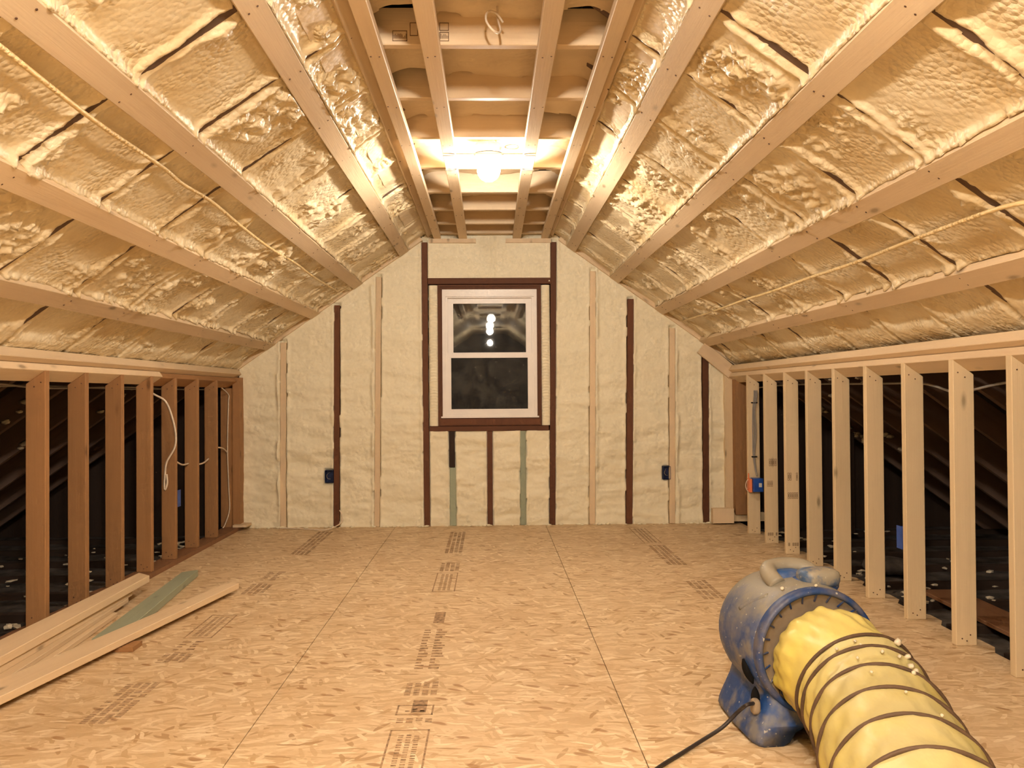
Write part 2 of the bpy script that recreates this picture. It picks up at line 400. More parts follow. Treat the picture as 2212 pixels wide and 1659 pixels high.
# ------------------------------------------------------------------ floor
floor = empty('floor', (0, 0, 0)); tag(floor, kind='structure')
gap = .0016
bm = bmesh.new()
xs = [XL-.04, -.775, .443, XR+.105]
cuts = [[Y_REAR, -3.65, -1.2, 1.23, 3.68, 6.12, 7.2], [Y_REAR, -2.5, -.08, 2.36, 4.80, 7.2], [Y_REAR, -3.65, -1.2, 1.9, 4.34, 6.5, 7.2]]
for i in range(3):
    for y0, y1 in zip(cuts[i], cuts[i][1:]):
        add_box(bm, xs[i]+gap, xs[i+1]-gap, y0+gap*.5, y1-gap*.5, -.02, 0)
panels = from_bm('osb_panels', bm, M['osb'], floor)
bm = bmesh.new(); add_box(bm, XL-.05, XR+.10, Y_REAR, 7.2, -.2, -.021); sub = from_bm('subfloor', bm, M['dark'], floor)

# ink grade stamps printed on the panels, one child per printed row
def stamp_row(name, xc, wid, blocks):
    bm = bmesh.new(); z0, z1 = .0002, .0007
    rnd = random.Random(int(abs(xc)*100))
    def q(x0, x1, y0, y1): add_box(bm, xc+x0, xc+x1, y0, y1, z0, z1)
    for kind, y0, y1 in blocks:
        w = wid/2
        if kind == 'frame':
            q(-w, -w+.006, y0, y1); q(w-.006, w, y0, y1); q(-w, w, y1-.005, y1); q(-w, w, y0, y0+.005)
            for k in range(3):
                xx = -w+.03+k*(wid-.05)/3; yy = y0+.03
                while yy < y1-.04:
                    L = rnd.uniform(.006, .016); q(xx, xx+(wid-.05)/3*.62, yy, yy+L*.7); yy += L+.006
        elif kind == 'text':
            for r_ in range(4):
                xx = -w+.01+r_*wid/4; yy = y0
                while yy < y1:
                    L = rnd.uniform(.008, .02)
                    if rnd.random() < .8: q(xx, xx+wid/4*.7, yy, yy+L*.55)
                    yy += L
        elif kind == 'big':
            yy = y0
            while yy < y1:
                L = rnd.uniform(.02, .035); q(-w+.02, -w+.02+rnd.uniform(.02, .04), yy, yy+L*.6); q(-w+.075, -w+.075+rnd.uniform(.02, .05), yy, yy+L*.75); yy += L+.012
        elif kind == 'solid':
            q(-w*.2, w*.6, y0, y1)
    return from_bm(name, bm, M['ink'], floor)
stamp_row('printed_stamp', -.262, .125, [('frame', 2.40, 2.80), ('text', 2.86, 2.9), ('frame', 2.93, 3.02), ('solid', 2.95, 3.07), ('text', 3.12, 3.26), ('big', 3.42, 3.98), ('solid', 4.1, 4.3), ('frame', 4.75, 5.25), ('text', 5.3, 5.55), ('text', 5.9, 6.8)])
stamp_row('printed_stamp', -1.30, .125, [('text', 2.9, 3.3), ('text', 3.55, 3.68), ('big', 3.72, 3.85), ('frame', 3.9, 4.3), ('text', 4.75, 5.0), ('big', 5.1, 5.35), ('text', 5.9, 6.9)])
stamp_row('printed_stamp', 1.15, .125, [('text', 4.5, 4.95), ('text', 5.4, 6.1), ('frame', 6.2, 6.9)])

# ------------------------------------------------------------------ roof slopes: foam, rafters
RAFT = {-1: [1.48, 2.03, 2.60, 3.14, 3.69, 4.24, 4.83, 5.38, 5.93, 6.45, 6.93],
        1: [1.54, 2.08, 2.66, 3.17, 3.68, 4.18, 4.73, 5.29, 5.82, 6.34, 6.86]}
# straps: centre position along the slope
a, t, n, L = frame(-1)
STRAP = {}
for side, ratios in ((-1, (4.488, 2.192, 1.205, .603, .362)), (1, (4.30, 2.062, 1.104, .566, .372))):
    a, t, n, L = frame(side); r_ = []
    for q in ratios:                       # x = side*q*(z-H) on the slope
        # a.x + t.x*s = side*q*(a.z + t.z*s - H)
        r_.append((side*q*(a.z-CAM_H) - a.x)/(t.x - side*q*t.z))
    STRAP[side] = r_
SW = [.088, .088, .088, .086, .064]
ST = .036                                   # strap thickness
def foam_height(side, S, Y, peak=False):
    sd = 0 if side < 0 else 40
    raf = np.array(RAFT[side])
    wand = .014*(fbm(S*4, Y*1.2+side*3, sd+5, 4, .6)-.5)*2
    D = np.abs(Y[..., None] + wand[..., None] - raf); k = D.argmin(-1); d = np.take_along_axis(D, k[..., None], -1)[..., 0]
    bayk = np.searchsorted(raf, Y.ravel()+0).reshape(Y.shape)
    wS = S + .05*fbm(S*4, Y*4, sd+1, 2); wY = Y + .05*fbm(S*4, Y*4, sd+2, 2)
    low = fbm(wS*3.2+bayk*3.7, wY*3.2, sd+3, 4)-.5
    mid = fbm(wS*9+bayk*5.1, wY*7, sd+7, 4)-.5
    mask = sstep(.46, .60, fbm(S*3.1+bayk, Y*3.1, sd+13, 3))
    bil = 1-np.abs(fbm(S*22, Y*22, sd+19, 3, .6)*2-1)
    rip = np.sin((wS*1.0 + (fbm(S*2, Y*2, sd+23, 2))*.7)*2*math.pi/.11 + bayk*2)
    rm = sstep(.45, .62, fbm(S*2.0+9, Y*2.0+bayk*2, sd+29, 2))
    lump = fbm(S*17+bayk*1.3, Y*17, sd+47, 3, .55)
    h = -.036 + .105*low + .055*mid + mask*(.014+.050*(bil-.5)+.040*np.clip(lump-.5, 0, 1)) + rip*rm*.009
    w = -.004 + .034*fbm(S*4+np.take(raf, k)*3, Y*1.5, sd+31, 2, .6) + .012*(fbm(S*22+np.take(raf, k)*5, Y*12, sd+33, 3, .6)-.5)*2
    w = w*(.55+.45*1)
    lip = .021*np.exp(-((d-w-.022)/.026)**2)*(.55+.9*fbm(S*9, Y*9, sd+37, 3))
    near = 1-sstep(.03, .10, d)
    h = h*(1-.8*near) + lip
    gr = 1-sstep(w, w+.009, d)
    h = h*(1-gr) - .03*gr
    # fillet of foam where the slope meets the ledger board
    low_e = (1-sstep(.01, .12, S))*(1-gr)
    h = h*(1-low_e) + low_e*(.012+.02*fbm(S*9, Y*9, sd+53, 3))
    # foam climbing the ridge side of each strap and kept behind the strap itself
    for s0, sw in zip(STRAP[side], SW):
        e = S-(s0+sw/2)
        rim = np.exp(-(np.clip(e, 0, 1)/.020)**2)*(e > -.004)*(.018+.026*fbm(S*6, Y*14, sd+41, 3, .6))*(1-gr)
        h = np.maximum(h, h*.6 + rim)
        e2 = (s0-sw/2)-S
        rim2 = np.exp(-(np.clip(e2, 0, 1)/.012)**2)*(e2 > -.004)*(.010*fbm(S*6, Y*11, sd+43, 3))
        h = h+rim2*(1-gr)
        ins = (np.abs(S-s0) < sw/2-.001)
        h = np.where(ins, np.minimum(h, -.004), h)
    return h
def slope_grid(name, side, s0, s1, y0, y1, ds, mat, flat=None):
    a, t, n, L = frame(side)
    S, Y = np.meshgrid(np.arange(s0, s1+ds/2, ds), np.arange(y0, y1+ds/2, ds))
    h = foam_height(side, S, Y) - ST
    X = a.x + t.x*S + n.x*h; Z = a.z + t.z*S + n.z*h
    return grid_mesh(name, X, Y, Z, mat=mat)
for side in (-1, 1):
    L = frame(side)[3]
    o = slope_grid('ceiling', side, -.17, L+.05, 1.3, 7.16, .009, M['foam']); tag(o, kind='structure')
    o['label'] = 'lumpy cream spray foam filling the %s roof slope' % ('left' if side < 0 else 'right')
    o = slope_grid('ceiling', side, -.17, L+.05, Y_REAR, 1.32, .05, M['foam']); tag(o, kind='structure')
    o['label'] = '%s roof slope foam behind the camera' % ('left' if side < 0 else 'right')

# foam above the collar ties
X, Y = np.meshgrid(np.arange(-.62, .64, .012), np.arange(1.5, 7.16, .012))
def roof_z(X, off):
    zl = 1.29 + (X+2.01)*(1.045/1.495) + off; zr = 1.33 - (X-1.94)*(1.005/1.405) + off
    return np.minimum(zl, zr)
Zr = roof_z(X, .048) ; flat_z = 2.475 + .03*(fbm(X*3, Y*3, 70, 3)-.5)
k_ = .035; hh = np.clip(.5+.5*(Zr-flat_z)/k_, 0, 1); Z = Zr*(1-hh)+flat_z*hh - k_*hh*(1-hh)
Z = Z - .03*(fbm(X*5, Y*5, 61, 4)-.45)
near = np.abs((Y[..., None]-(np.array([2.1, 2.66]+[3.29+.582*k for k in range(7)])+.02))).min(-1)
# dark pits beside the collar ties where the foam misses
Z = Z + .10*sstep(.60, .66, fbm(X*6, Y*2.2, 88, 3))*np.exp(-((near-.03)/.03)**2)
keep = np.ones_like(X, bool)
for j, jy in enumerate([2.69, 3.268, 3.849, 4.436, 5.032, 5.642, 6.178]):
    for sgn in (-1, 1):
        if (j*2+sgn) % 5 == 0: continue
        u = np.clip((np.abs(X)-.20)/.27, 0, 1)      # ragged wedge where the dark roof shows beside each joist
        wd = (.012+.075*u*(1-u)*2.2)*(.4+1.2*fbm(X*9+j, Y*9+sgn*3, 140+j, 2))
        keep &= ~((np.sign(X) == sgn) & (np.abs(X) > .21) & (np.abs(X) < .47) & (Y > jy-.055-wd) & (Y < jy-.015))
o = grid_mesh('ceiling', X, Y, Z, keep=keep, mat=M['foam_peak']); tag(o, 'smooth tan foam above the collar ties at the peak', kind='structure')
X, Y = np.meshgrid(np.arange(-.62, .66, .06), np.arange(Y_REAR, 1.56, .06))
o = grid_mesh('ceiling', X, Y, np.minimum(roof_z(X, .04), 2.475), mat=M['foam_peak']); tag(o, 'foam at the peak behind the camera', kind='structure')

for side in (-1, 1):
    sidename = 'left' if side < 0 else 'right'
    a, t, n, L = frame(side)
    for i, y in enumerate(sorted(RAFT[side], reverse=True)):
        p0 = slope_pt(side, -2.6, y, -ST-.075); p1 = slope_pt(side, L+.35, y, -ST-.075)
        o = lumber('rafter', p0, p1, .042, .15, n, M['rafter'])
        tag(o, 'dark old rafter glimpsed between foam bays on the %s slope, %s from the window wall' % (sidename, ORD[i]), 'rafter', 'old rafters of the %s slope' % sidename)
    # roof sheathing over everything
    p = [slope_pt(side, s, y, -ST-.17) for s, y in ((-2.7, Y_REAR-.2), (L+.65, Y_REAR-.2), (L+.65, 7.4), (-2.7, 7.4))]
    bm = bmesh.new(); top = [bm.verts.new(q) for q in p]; bot = [bm.verts.new(q - n*.02) for q in p]
    bm.faces.new(top); bm.faces.new(bot[::-1])
    for k in range(4): bm.faces.new((top[k], top[(k+1) % 4], bot[(k+1) % 4], bot[k]))
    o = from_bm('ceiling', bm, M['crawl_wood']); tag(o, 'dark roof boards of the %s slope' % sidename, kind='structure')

# ------------------------------------------------------------------ straps on the slopes
def nails(parent_obj, mw, pts, nrm, r=.0035, label=None):
    bm = bmesh.new(); inv = mw.inverted(); nl = (inv.to_3x3() @ Vector(nrm)).normalized()
    for p in pts:
        c = inv @ Vector(p); u = nl.orthogonal().normalized(); v = nl.cross(u)
        ring = [bm.verts.new(c + (u*math.cos(a)+v*math.sin(a))*r + nl*.0012) for a in [k*math.pi/3 for k in range(6)]]
        base = [bm.verts.new(c + (u*math.cos(a)+v*math.sin(a))*r - nl*.002) for a in [k*math.pi/3 for k in range(6)]]
        bm.faces.new(ring)
        for k in range(6): bm.faces.new((ring[k], ring[(k+1) % 6], base[(k+1) % 6], base[k]))
    o = from_bm('nail_heads', bm, M['nail']); o.parent = parent_obj
    o['kind'] = 'stuff'
    return o
where = ['lowest, just above the knee wall', 'second from the bottom', 'middle of the five', 'second from the top', 'topmost, against the flat ceiling']
for side in (-1, 1):
    sidename = 'left' if side < 0 else 'right'
    a, t, n, L = frame(side)
    for i, (s0, sw) in enumerate(zip(STRAP[side], SW)):
        p0 = slope_pt(side, s0, -.6, -ST/2); p1 = slope_pt(side, s0, YB-.005, -ST/2)
        o = lumber('furring_strap', p0, p1, sw, ST, n, M['spruce'], seg=9, warp=.0035)
        tag(o, 'long pale wood strap running along the %s slope, %s' % (sidename, where[i]), 'strap', 'furring straps on the %s slope' % sidename)
        pts = []
        for y in RAFT[side]:
            for k in range(2):
                q = slope_pt(side, s0 + (k-.5)*.04+random.uniform(-.008, .008), y+random.uniform(-.012, .012), 0.0); pts.append(q)
        nails(o, o.matrix_world.copy(), pts, n)

# ------------------------------------------------------------------ flat ceiling: collar ties and straps
ZC = 2.333
JY = [2.1, 2.70] + [3.267+.5825*k for k in range(4)] + [5.63, 6.17, 6.67]
JY = [2.10, 2.69, 3.268, 3.849, 4.436, 5.032, 5.642, 6.178, 6.68]
names = ['nearest the camera and above the frame', 'second, mostly above the frame', 'with boxed ink marks, nearest in view', 'second in view from the camera', 'just in front of the bulb', 'lit brightly behind the bulb', 'second behind the bulb', 'third behind the bulb', 'second from the window wall']
for i, y in enumerate(JY):
    o = lumber('collar_tie', (-.49, y, ZC+.037+.07), (.50, y, ZC+.037+.07), .14, .04, (0, 1, 0), M['spruce'])
    tag(o, 'tan joist crossing the flat ceiling, ' + names[i], 'joist', 'collar ties of the flat ceiling')
    if i == 2:
        bm = bmesh.new()
        def fr_(x0, x1, z0, z1):
            w = .0025
            for q in ((x0, x1, z0, z0+w), (x0, x1, z1-w, z1), (x0, x0+w, z0, z1), (x1-w, x1, z0, z1)): add_box(bm, q[0], q[1], y-.0212, y-.0198, q[2], q[3])
        fr_(-.355, -.30, ZC+.05, ZC+.09); fr_(-.18, -.145, ZC+.05, ZC+.085); fr_(-.18, -.145, ZC+.09, ZC+.12); fr_(-.29, -.26, ZC+.07, ZC+.12)
        for k in range(10):
            xx = -.177+.0032*k; add_box(bm, xx, xx+.0016, y-.0212, y-.0198, ZC+.06, ZC+.07+random.random()*.01)
            add_box(bm, -.35+k*.005, -.348+k*.005, y-.0212, y-.0198, ZC+.06, ZC+.065+random.random()*.015)
        inv = o.matrix_world.inverted()
        for v in bm.verts: v.co = inv @ v.co
        from_bm('ink_mark', bm, M['pencil'], o)['kind'] = 'stuff'
o = lumber('collar_tie', (-.50, 7.05, ZC+.03+.05), (.50, 7.05, ZC+.03+.05), .10, .06, (0, 1, 0), M['spruce'])
tag(o, 'tan joist crossing the flat ceiling, tight against the window wall', 'joist', 'collar ties of the flat ceiling')
cs = [(-.421, .060, 'left edge, beside the slope'), (-.212, .068, 'left of the bulb'), (.222, .068, 'right of the bulb'), (.452, .060, 'right edge, beside the slope')]
for x, w, lab in cs:
    o = lumber('ceiling_strap', (x+(.006 if x < 0 else -.010), -.6, ZC+.0185), (x, YB-.02, ZC+.0185), w, .035, (0, 0, 1), M['spruce'], seg=9, warp=.002)
    if x == .452: pass
    tag(o, 'pale strap along the flat ceiling, ' + lab, 'strap', 'ceiling straps')
    pts = [(x+s*.018+random.uniform(-.004, .004), y+random.uniform(-.01, .01), ZC+.001) for y in JY for s in (-1, 1)]
    nails(o, o.matrix_world.copy(), pts, (0, 0, -1))

# ------------------------------------------------------------------ bulbs
for i, (x, y, z, st) in enumerate(BULBS):
    t_ = empty('light_bulb', (x, y, z))
    bm = bmesh.new(); prof = [(.001, -.064), (.022, -.060), (.042, -.048), (.056, -.030), (.063, -.008), (.062, .014), (.053, .036), (.038, .052), (.024, .062), (.018, .070)]  # globe oversized so its glowing disc stands in for the lens glare
    lathe_bm(bm, prof, 24, 'z'); from_bm('bulb_glass', bm, M['bulb'], t_, True)
    ld = bpy.data.lights.new('filament', 'POINT'); ld.energy = st; ld.color = BULB_COL; ld.shadow_soft_size = .035
    lo_ = bpy.data.objects.new('filament', ld); C.objects.link(lo_); lo_.parent = t_
    bm = bmesh.new(); lathe_bm(bm, [(.020, .062), (.026, .064), (.028, .070), (.074, .074), (.076, .084), (.001, .085)], 28, 'z')  # flange widened to shade the foam above the bulb
    from_bm('socket', bm, M['white'], t_, True)
    lab = ['glowing bare bulb hanging between the ceiling straps', 'dim bare bulb nearest above the camera', 'bare bulb overhead just behind the camera', 'bare bulb further behind the camera', 'bare bulb at the far rear of the attic'][i]
    tag(t_, lab, 'light bulb')
for i, y in enumerate((4.60, 4.90)):
    bm = bmesh.new(); tube_bm(bm, [(-.20, 0, 0), (.20, 0, 0)], .0035, 8)
    for x in (-.212, .222): add_box(bm, x-.03, x+.03, -.006, .006, -.012, -.0095); add_box(bm, x+(-.034 if x > 0 else .034)-.001, x+(-.034 if x > 0 else .034)+.001, -.008, .008, -.012, .006)
    o = from_bm('hanger_bar', bm, M['steel']); o.location = (0, y, ZC+.004)
    tag(o, 'thin metal bar hanger spanning the two middle straps, %s of the bulb' % ('in front' if i == 0 else 'behind'), 'hanger bar', 'bar hangers beside the bulb')
jb = empty('junction_box', (-.002, 4.715, 2.366))
bm = bmesh.new(); lathe_bm(bm, [(.001, .05), (.080, .05), (.088, .0), (.001, .0)], 8, 'z'); from_bm('box_body', bm, M['steel'], jb)  # box enlarged and lowered to block bulb light from the foam above
bm = bmesh.new(); add_box(bm, -.012, .012, -.004, .004, -.02, .0); from_bm('bracket_tab', bm, M['steel'], jb)
tag(jb, 'metal ceiling junction box above the glowing bulb', 'junction box')
pts = [(.04, 3.16, 2.53), (.035, 3.15, 2.44), (.045, 3.10, 2.36), (.02, 3.06, 2.345), (-.005, 3.06, 2.38), (.0, 3.08, 2.42), (.03, 3.10, 2.425), (.055, 3.12, 2.40)]
tag(cable('hanging_cable', pts, .0042, M['cable']), 'white cable loop hanging between joists at the top of the ceiling', 'cable')
ring = [(.125+.035*math.cos(a), 4.70+.02*math.sin(a), 2.40+.018*math.sin(a)) for a in np.linspace(0, 2*math.pi*1.1, 20)]
tag(cable('coiled_wire', ring, .004, M['cable_dim'], n=2), 'small dark wire coil beside the glowing bulb', 'wire')
tag(cable('lamp_wire', [(.03, 4.72, 2.46), (.04, 4.73, 2.44), (.035, 4.73, 2.415)], .004, M['cable']), 'short pale wire feeding the glowing bulb', 'wire')

# ------------------------------------------------------------------ knee walls
RST = [6.584, 6.172, 5.748, 5.344, 4.924, 4.504, 4.082, 3.656, 3.241]      # far edge of each stud's room face
LST = [6.505, 6.085, 5.665, 5.268, 4.852, 4.431, 4.036, 3.59]
def knee_stud(side, y, mat, z0, ztop, idx):
    x0 = XL if side < 0 else XR; k = .70 if side < 0 else .715
    d = .089; bm = bmesh.new(); ox = side
    L = ztop-z0
    # local z along stud, local x away from the room
    prof = [(0, 0), (d, 0), (d, L-d*k), (0, L)]
    va = [bm.verts.new((ox*p[0], 0, p[1])) for p in prof]; vb = [bm.verts.new((ox*p[0], .038, p[1])) for p in prof]
    bm.faces.new(va); bm.faces.new(vb[::-1])
    for i in range(4): bm.faces.new((va[i], va[(i+1) % 4], vb[(i+1) % 4], vb[i]))
    bevel(bm, .0025, 1)
    o = from_bm('knee_wall_stud', bm, mat); o.location = (x0, y-.038, z0)
    lean = .0025*math.sin(y*9); o.rotation_euler = (lean*.6, 0, lean)
    pts = []
    bm = bmesh.new()
    for (xx, zz) in ((.02, L-.055), (.05, L-.075), (.025, .03), (.06, .045), (.045, .02)):
        bmesh.ops.create_cone(bm, cap_ends=True, segments=6, radius1=.0032, radius2=.0032, depth=.002, matrix=Matrix.Translation((ox*xx, -.0008, zz)) @ Matrix.Rotation(math.pi/2, 4, 'X'))
    nh = from_bm('nail_heads', bm, M['nail'], o); nh['kind'] = 'stuff'
    return o
for i, y in enumerate(RST):
    o = knee_stud(1, y, M['stud_pale'], 0.0, 1.198, i)
    lab = 'pale stud of the right knee wall, %s from the window wall' % ORD[i]
    if i == 0: lab = 'pale stud of the right knee wall nearest the window wall, carrying the blue box'
    tag(o, lab, 'stud', 'right knee wall studs')
    if i in (1, 2):
        bm = bmesh.new(); rnd = random.Random(i)
        for (zc, hgt) in ((.545-.06*(i-1), .05), (.40-.035*(i-1), .04), (.055, .02)):
            for k in range(5):
                x0 = .012+k*.014
                if rnd.random() < .2: continue
                for q in ((x0, x0+.0105, zc, zc+.0025), (x0, x0+.0105, zc+hgt-.0025, zc+hgt), (x0, x0+.002, zc, zc+hgt), (x0+.0085, x0+.0105, zc, zc+hgt), (x0+.004, x0+.0065, zc+hgt*.25, zc+hgt*.75)):
                    add_box(bm, q[0], q[1], -.0008, .0003, q[2], q[3])
        from_bm('ink_mark', bm, M['pencil'], o)['kind'] = 'stuff'
for i, y in enumerate(LST):
    o = knee_stud(-1, y, M['stud_brown'], .03, 1.19, i)
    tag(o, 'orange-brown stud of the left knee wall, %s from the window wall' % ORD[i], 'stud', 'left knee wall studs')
# behind the camera the walls go on
# top plates lie parallel to the rafters
for side in (-1, 1):
    sidename = 'left' if side < 0 else 'right'
    a, t, n, L = frame(side)
    c = Vector((XL, 0, 1.190)) if side < 0 else Vector((XR, 0, 1.198))
    c = c - t*.0445 - n*.019
    ye = YB-.01
    if side < 0:
        segs = [(-.6, 5.42, 0, 'long pale piece'), (5.42, ye, -.012, 'short piece near the window wall')]
    else: segs = [(-.6, ye, 0, 'one long pale piece')]
    for y0, y1, off, lab in segs:
        cc = c + t*off
        o = lumber('top_plate', (cc.x, y0, cc.z), (cc.x, y1, cc.z), .089, .038, n, M['spruce'] if off == 0 else M['stud_brown'])
        tag(o, 'slanted top plate over the %s knee wall studs, %s' % (sidename, lab), 'top plate')
    cb = c - n*.047 + t*.050
    o = lumber('ledger_board', (cb.x, -.6, cb.z), (cb.x, ye, cb.z), .055, .05, n, M['spruce'])
    tag(o, 'pale ledger board between the %s slope foam and the knee wall plate' % sidename, 'board')
    # low blocking behind the studs under the plate
    cd = c - n*.026 - t*.02
# sole plates
# ragged strip of floor sheathing under the left studs
bm = bmesh.new(); rnd = random.Random(3)
y = 2.9
vs = []
while y < 7.1:
    vs.append((XL-.11+rnd.uniform(-.02, .012), y)); y += .12
add = [(XL+.012, 7.1), (XL+.012, 2.9)]
poly = vs+add
tv = [bm.verts.new((x, yy, .03)) for x, yy in poly]; bv = [bm.verts.new((x, yy, .0005)) for x, yy in poly]
bm.faces.new(tv); bm.faces.new(bv[::-1])
for k in range(len(poly)): bm.faces.new((tv[k], tv[(k+1) % len(poly)], bv[(k+1) % len(poly)], bv[k]))
o = from_bm('sole_plate', bm, M['reddish']); tag(o, 'ragged reddish sole strip under the left knee wall studs', 'sole plate')
bm = bmesh.new()
poly = [(XR+.08, 2.6)]
y = 2.6
for ys in sorted(RST):
    poly += [(XR+.105, ys-.14), (XR+.15, ys-.06), (XR+.15, ys+.05), (XR+.105, ys+.12)]
poly += [(XR+.105, 7.05), (XR+.08, 7.05)]
tv = [bm.verts.new((x, yy, -.001)) for x, yy in poly]; bv = [bm.verts.new((x, yy, -.021)) for x, yy in poly]
bm.faces.new(tv); bm.faces.new(bv[::-1])
for k in range(len(poly)): bm.faces.new((tv[k], tv[(k+1) % len(poly)], bv[(k+1) % len(poly)], bv[k]))
from_bm('floor_edge', bm, M['osb'], floor)

# ------------------------------------------------------------------ window wall
wall = empty('wall_back', (0, YB, 0)); tag(wall, kind='structure')
studs = [  # name, x at top, x at bottom (centres), width, z0, z1, material, label
 (-1.674, -1.680, .046, 0, 1.50, 'spruce', 'new pale gable stud, leftmost on the window wall'),
 (-1.237, -1.254, .045, 0, 1.80, 'old', 'dark brown gable stud beside the left blue outlet box'),
 (-.899, -.927, .043, 0, 2.03, 'spruce', 'new pale gable stud left of the window'),
 (-.528, -.520, .046, 0, 2.31, 'old', 'dark brown tall jamb stud on the left side of the window'),
 (.528, .498, .046, 0, 2.31, 'old', 'dark brown tall jamb stud on the right side of the window'),
 (.848, .822, .046, 0, 2.07, 'spruce', 'new pale gable stud right of the window'),
 (1.153, 1.126, .050, 0, 1.84, 'old', 'dark brown gable stud right of the window, between two pale ones'),
 (1.495, 1.478, .046, 0, 1.60, 'spruce', 'pale gable stud beside the right outlet box'),
 (1.765, 1.760, .048, 0, 1.40, 'old', 'dark brown gable stud nearest the right corner'),
 (-.005, -.008, .043, .0, .768, 'old', 'dark brown cripple stud under the middle of the window sill'),
 (.268, .262, .044, .0, .768, 'green', 'green-tinted cripple stud under the right half of the window'),
 (-.317, -.314, .046, .474, .768, 'old', 'short dark cripple stud piece above the green one, under the sill'),
 (-.312, -.308, .048, .0, .474, 'green', 'green-tinted cripple stud under the left half of the window'),
]
for xt, xb, w, z0, z1, mt, lab in studs:
    if mt == 'old' and xt == -.317: mt = 'crawl_wood'
    zz = z1-.001
    o = lumber('gable_stud', (xb+(xt-xb)*z0/2.3, YB+.04, z0+.001), (xb+(xt-xb)*min(1, zz/ (z1 if z1 > 1 else 2.3)), YB+.04, zz), w, .085, (0, 1, 0), M[mt], seg=5 if z1 > 1 else 1, warp=.002)
    tag(o, lab, 'stud', 'gable wall studs')
o = lumber('window_header', (-.503, YB+.035, 1.991), (.505, YB+.035, 1.991), .05, .08, (0, 1, 0), M['old']); tag(o, 'dark brown header board across the top of the window', 'header')
o = lumber('rough_sill', (-.497, YB+.035, .789), (.475, YB+.035, .789), .042, .08, (0, 1, 0), M['old']); tag(o, 'dark brown rough sill board under the window', 'sill')
o = box('ceiling_block', -.487, -.109, YB-.025, YB+.02, 2.300, 2.334, M['spruce']); tag(o, 'short pale block under the ceiling, left of the wall centre', 'block')
o = box('ceiling_block', .133, .504, YB-.025, YB+.02, 2.300, 2.334, M['spruce']); tag(o, 'short pale block under the ceiling, right of the wall centre', 'block')
for side in (-1, 1):
    a, t, n, L = frame(side)
    p0 = slope_pt(side, -.08, YB+.01, -.03); p1 = slope_pt(side, L-.03, YB+.01, -.03)
    o = lumber('gable_nailer', p0, p1, .038, .05, n, M['spruce']) if False else lumber('gable_nailer', p0, p1, .07, .05, n, M['spruce'])
    tag(o, 'pale sloped nailer where the %s slope meets the window wall' % ('left' if side < 0 else 'right'), 'nailer')

# foam between the gable studs
dx = .0095
X, Z = np.meshgrid(np.arange(-2.03, 1.915, dx), np.arange(0, 2.42, dx))
sx_ = np.array([[s[0], s[1], s[2], s[3], s[4]] for s in studs])
h = np.zeros_like(X)
bulge = .020*(fbm(X*2.4, Z*2.4, 101, 4)-.5)
wz = Z*1.0 + .05*fbm(X*3, Z*3, 103, 3)
ripn = (fbm(X*3.2, wz*8.5, 105, 3)-.5)*1.25 + (fbm(X*7, wz*20, 106, 2)-.5)*.30
lowmask = .35+.65*sstep(1.5, .5, Z)*np.ones_like(X)+.25*sstep(.50, .7, fbm(X*3, Z*2, 109, 2))
h = -.004 + bulge + ripn*.040*lowmask + .006*(fbm(X*25, Z*25, 107, 3)-.5)
dm = np.full_like(X, 9.0)
for xt, xb, w, z0, z1 in sx_:
    xc = xb+(xt-xb)*np.clip(Z/max(z1, 1.0), 0, 1)
    d = np.abs(X-xc)-w/2 - .002*np.sin(Z*30+xt*7) + np.where((Z < z0) | (Z > z1+.02), 9, 0)
    dm = np.minimum(dm, d)
rim = np.exp(-((dm-.012)/.012)**2)*(.004+.028*np.clip(fbm(X*8, Z*9, 111, 3, .6)-.42, 0, 1))
h = h + rim
# lumpy build-up running beside the pale studs
for xc in (.868, 1.528, -.953, -1.715):
    h = h + .020*np.exp(-((X-xc-.008*np.sin(Z*9))/.012)**2)*sstep(.35, .6, fbm(X*2, Z*7, 113, 2))
# faint trace of the covered centre stud above the header
h = h - .008*np.exp(-((X-.03)/.02)**2)*(Z > 2.0)
edge = np.exp(-((Z-1.99)/.03)**2)*(np.abs(X) < .49)*.0
h = np.where(dm < .001, -.05, h)
# pockets for the outlet boxes
for (bx, bz, bw, bh) in ((-1.309, .411, .038, .058), (1.438, .414, .036, .060)):
    h = np.where((np.abs(X-bx) < bw) & (np.abs(Z-bz) < bh), -.05, h)
slope_ok = Z < (roof_z(X, .045))
hole = (np.abs(X-.0) < .492) & (Z > .775) & (Z < 1.985)
rem = (X > 1.90)
o = grid_mesh('foam_face', X-0, (0-h), Z, keep=slope_ok & ~hole, mat=M['foam_wall'], parent=wall)
# backing boards beyond, with the window opening left free
bm = bmesh.new()
for q in ((-4.2, -.47, -.5, 3.2), (.47, 4.2, -.5, 3.2), (-.47, .47, -.5, .80), (-.47, .47, 1.95, 3.2)):
    add_box(bm, q[0], q[1], .085, .11, q[2], q[3])
from_bm('sheathing', bm, M['crawl_wood'], wall)
# foam beads between jamb studs and the window frame
for side, (x0, x1) in (('left', (-.496, -.420)), ('right', (.417, .490))):
    X, Z = np.meshgrid(np.arange(x0, x1+.001, .006), np.arange(.812, 1.962, .005))
    u = (X-x0)/(x1-x0)
    bead = np.abs(np.sin(Z*math.pi/.024 + (u-.5)**2*5 + 2*fbm(Z*3, X*3, 121, 2)))
    h = -.012 + .018*np.sqrt(np.clip(1-(2*u-1)**2, 0, 1)) + .006*bead*sstep(.80, 1.0, Z)*sstep(1.93, 1.8, Z) + .006*(fbm(X*40, Z*20, 122, 3)-.5)
    o = grid_mesh('foam_bead', X, -h, Z, mat=M['foam_wall'], parent=wall)

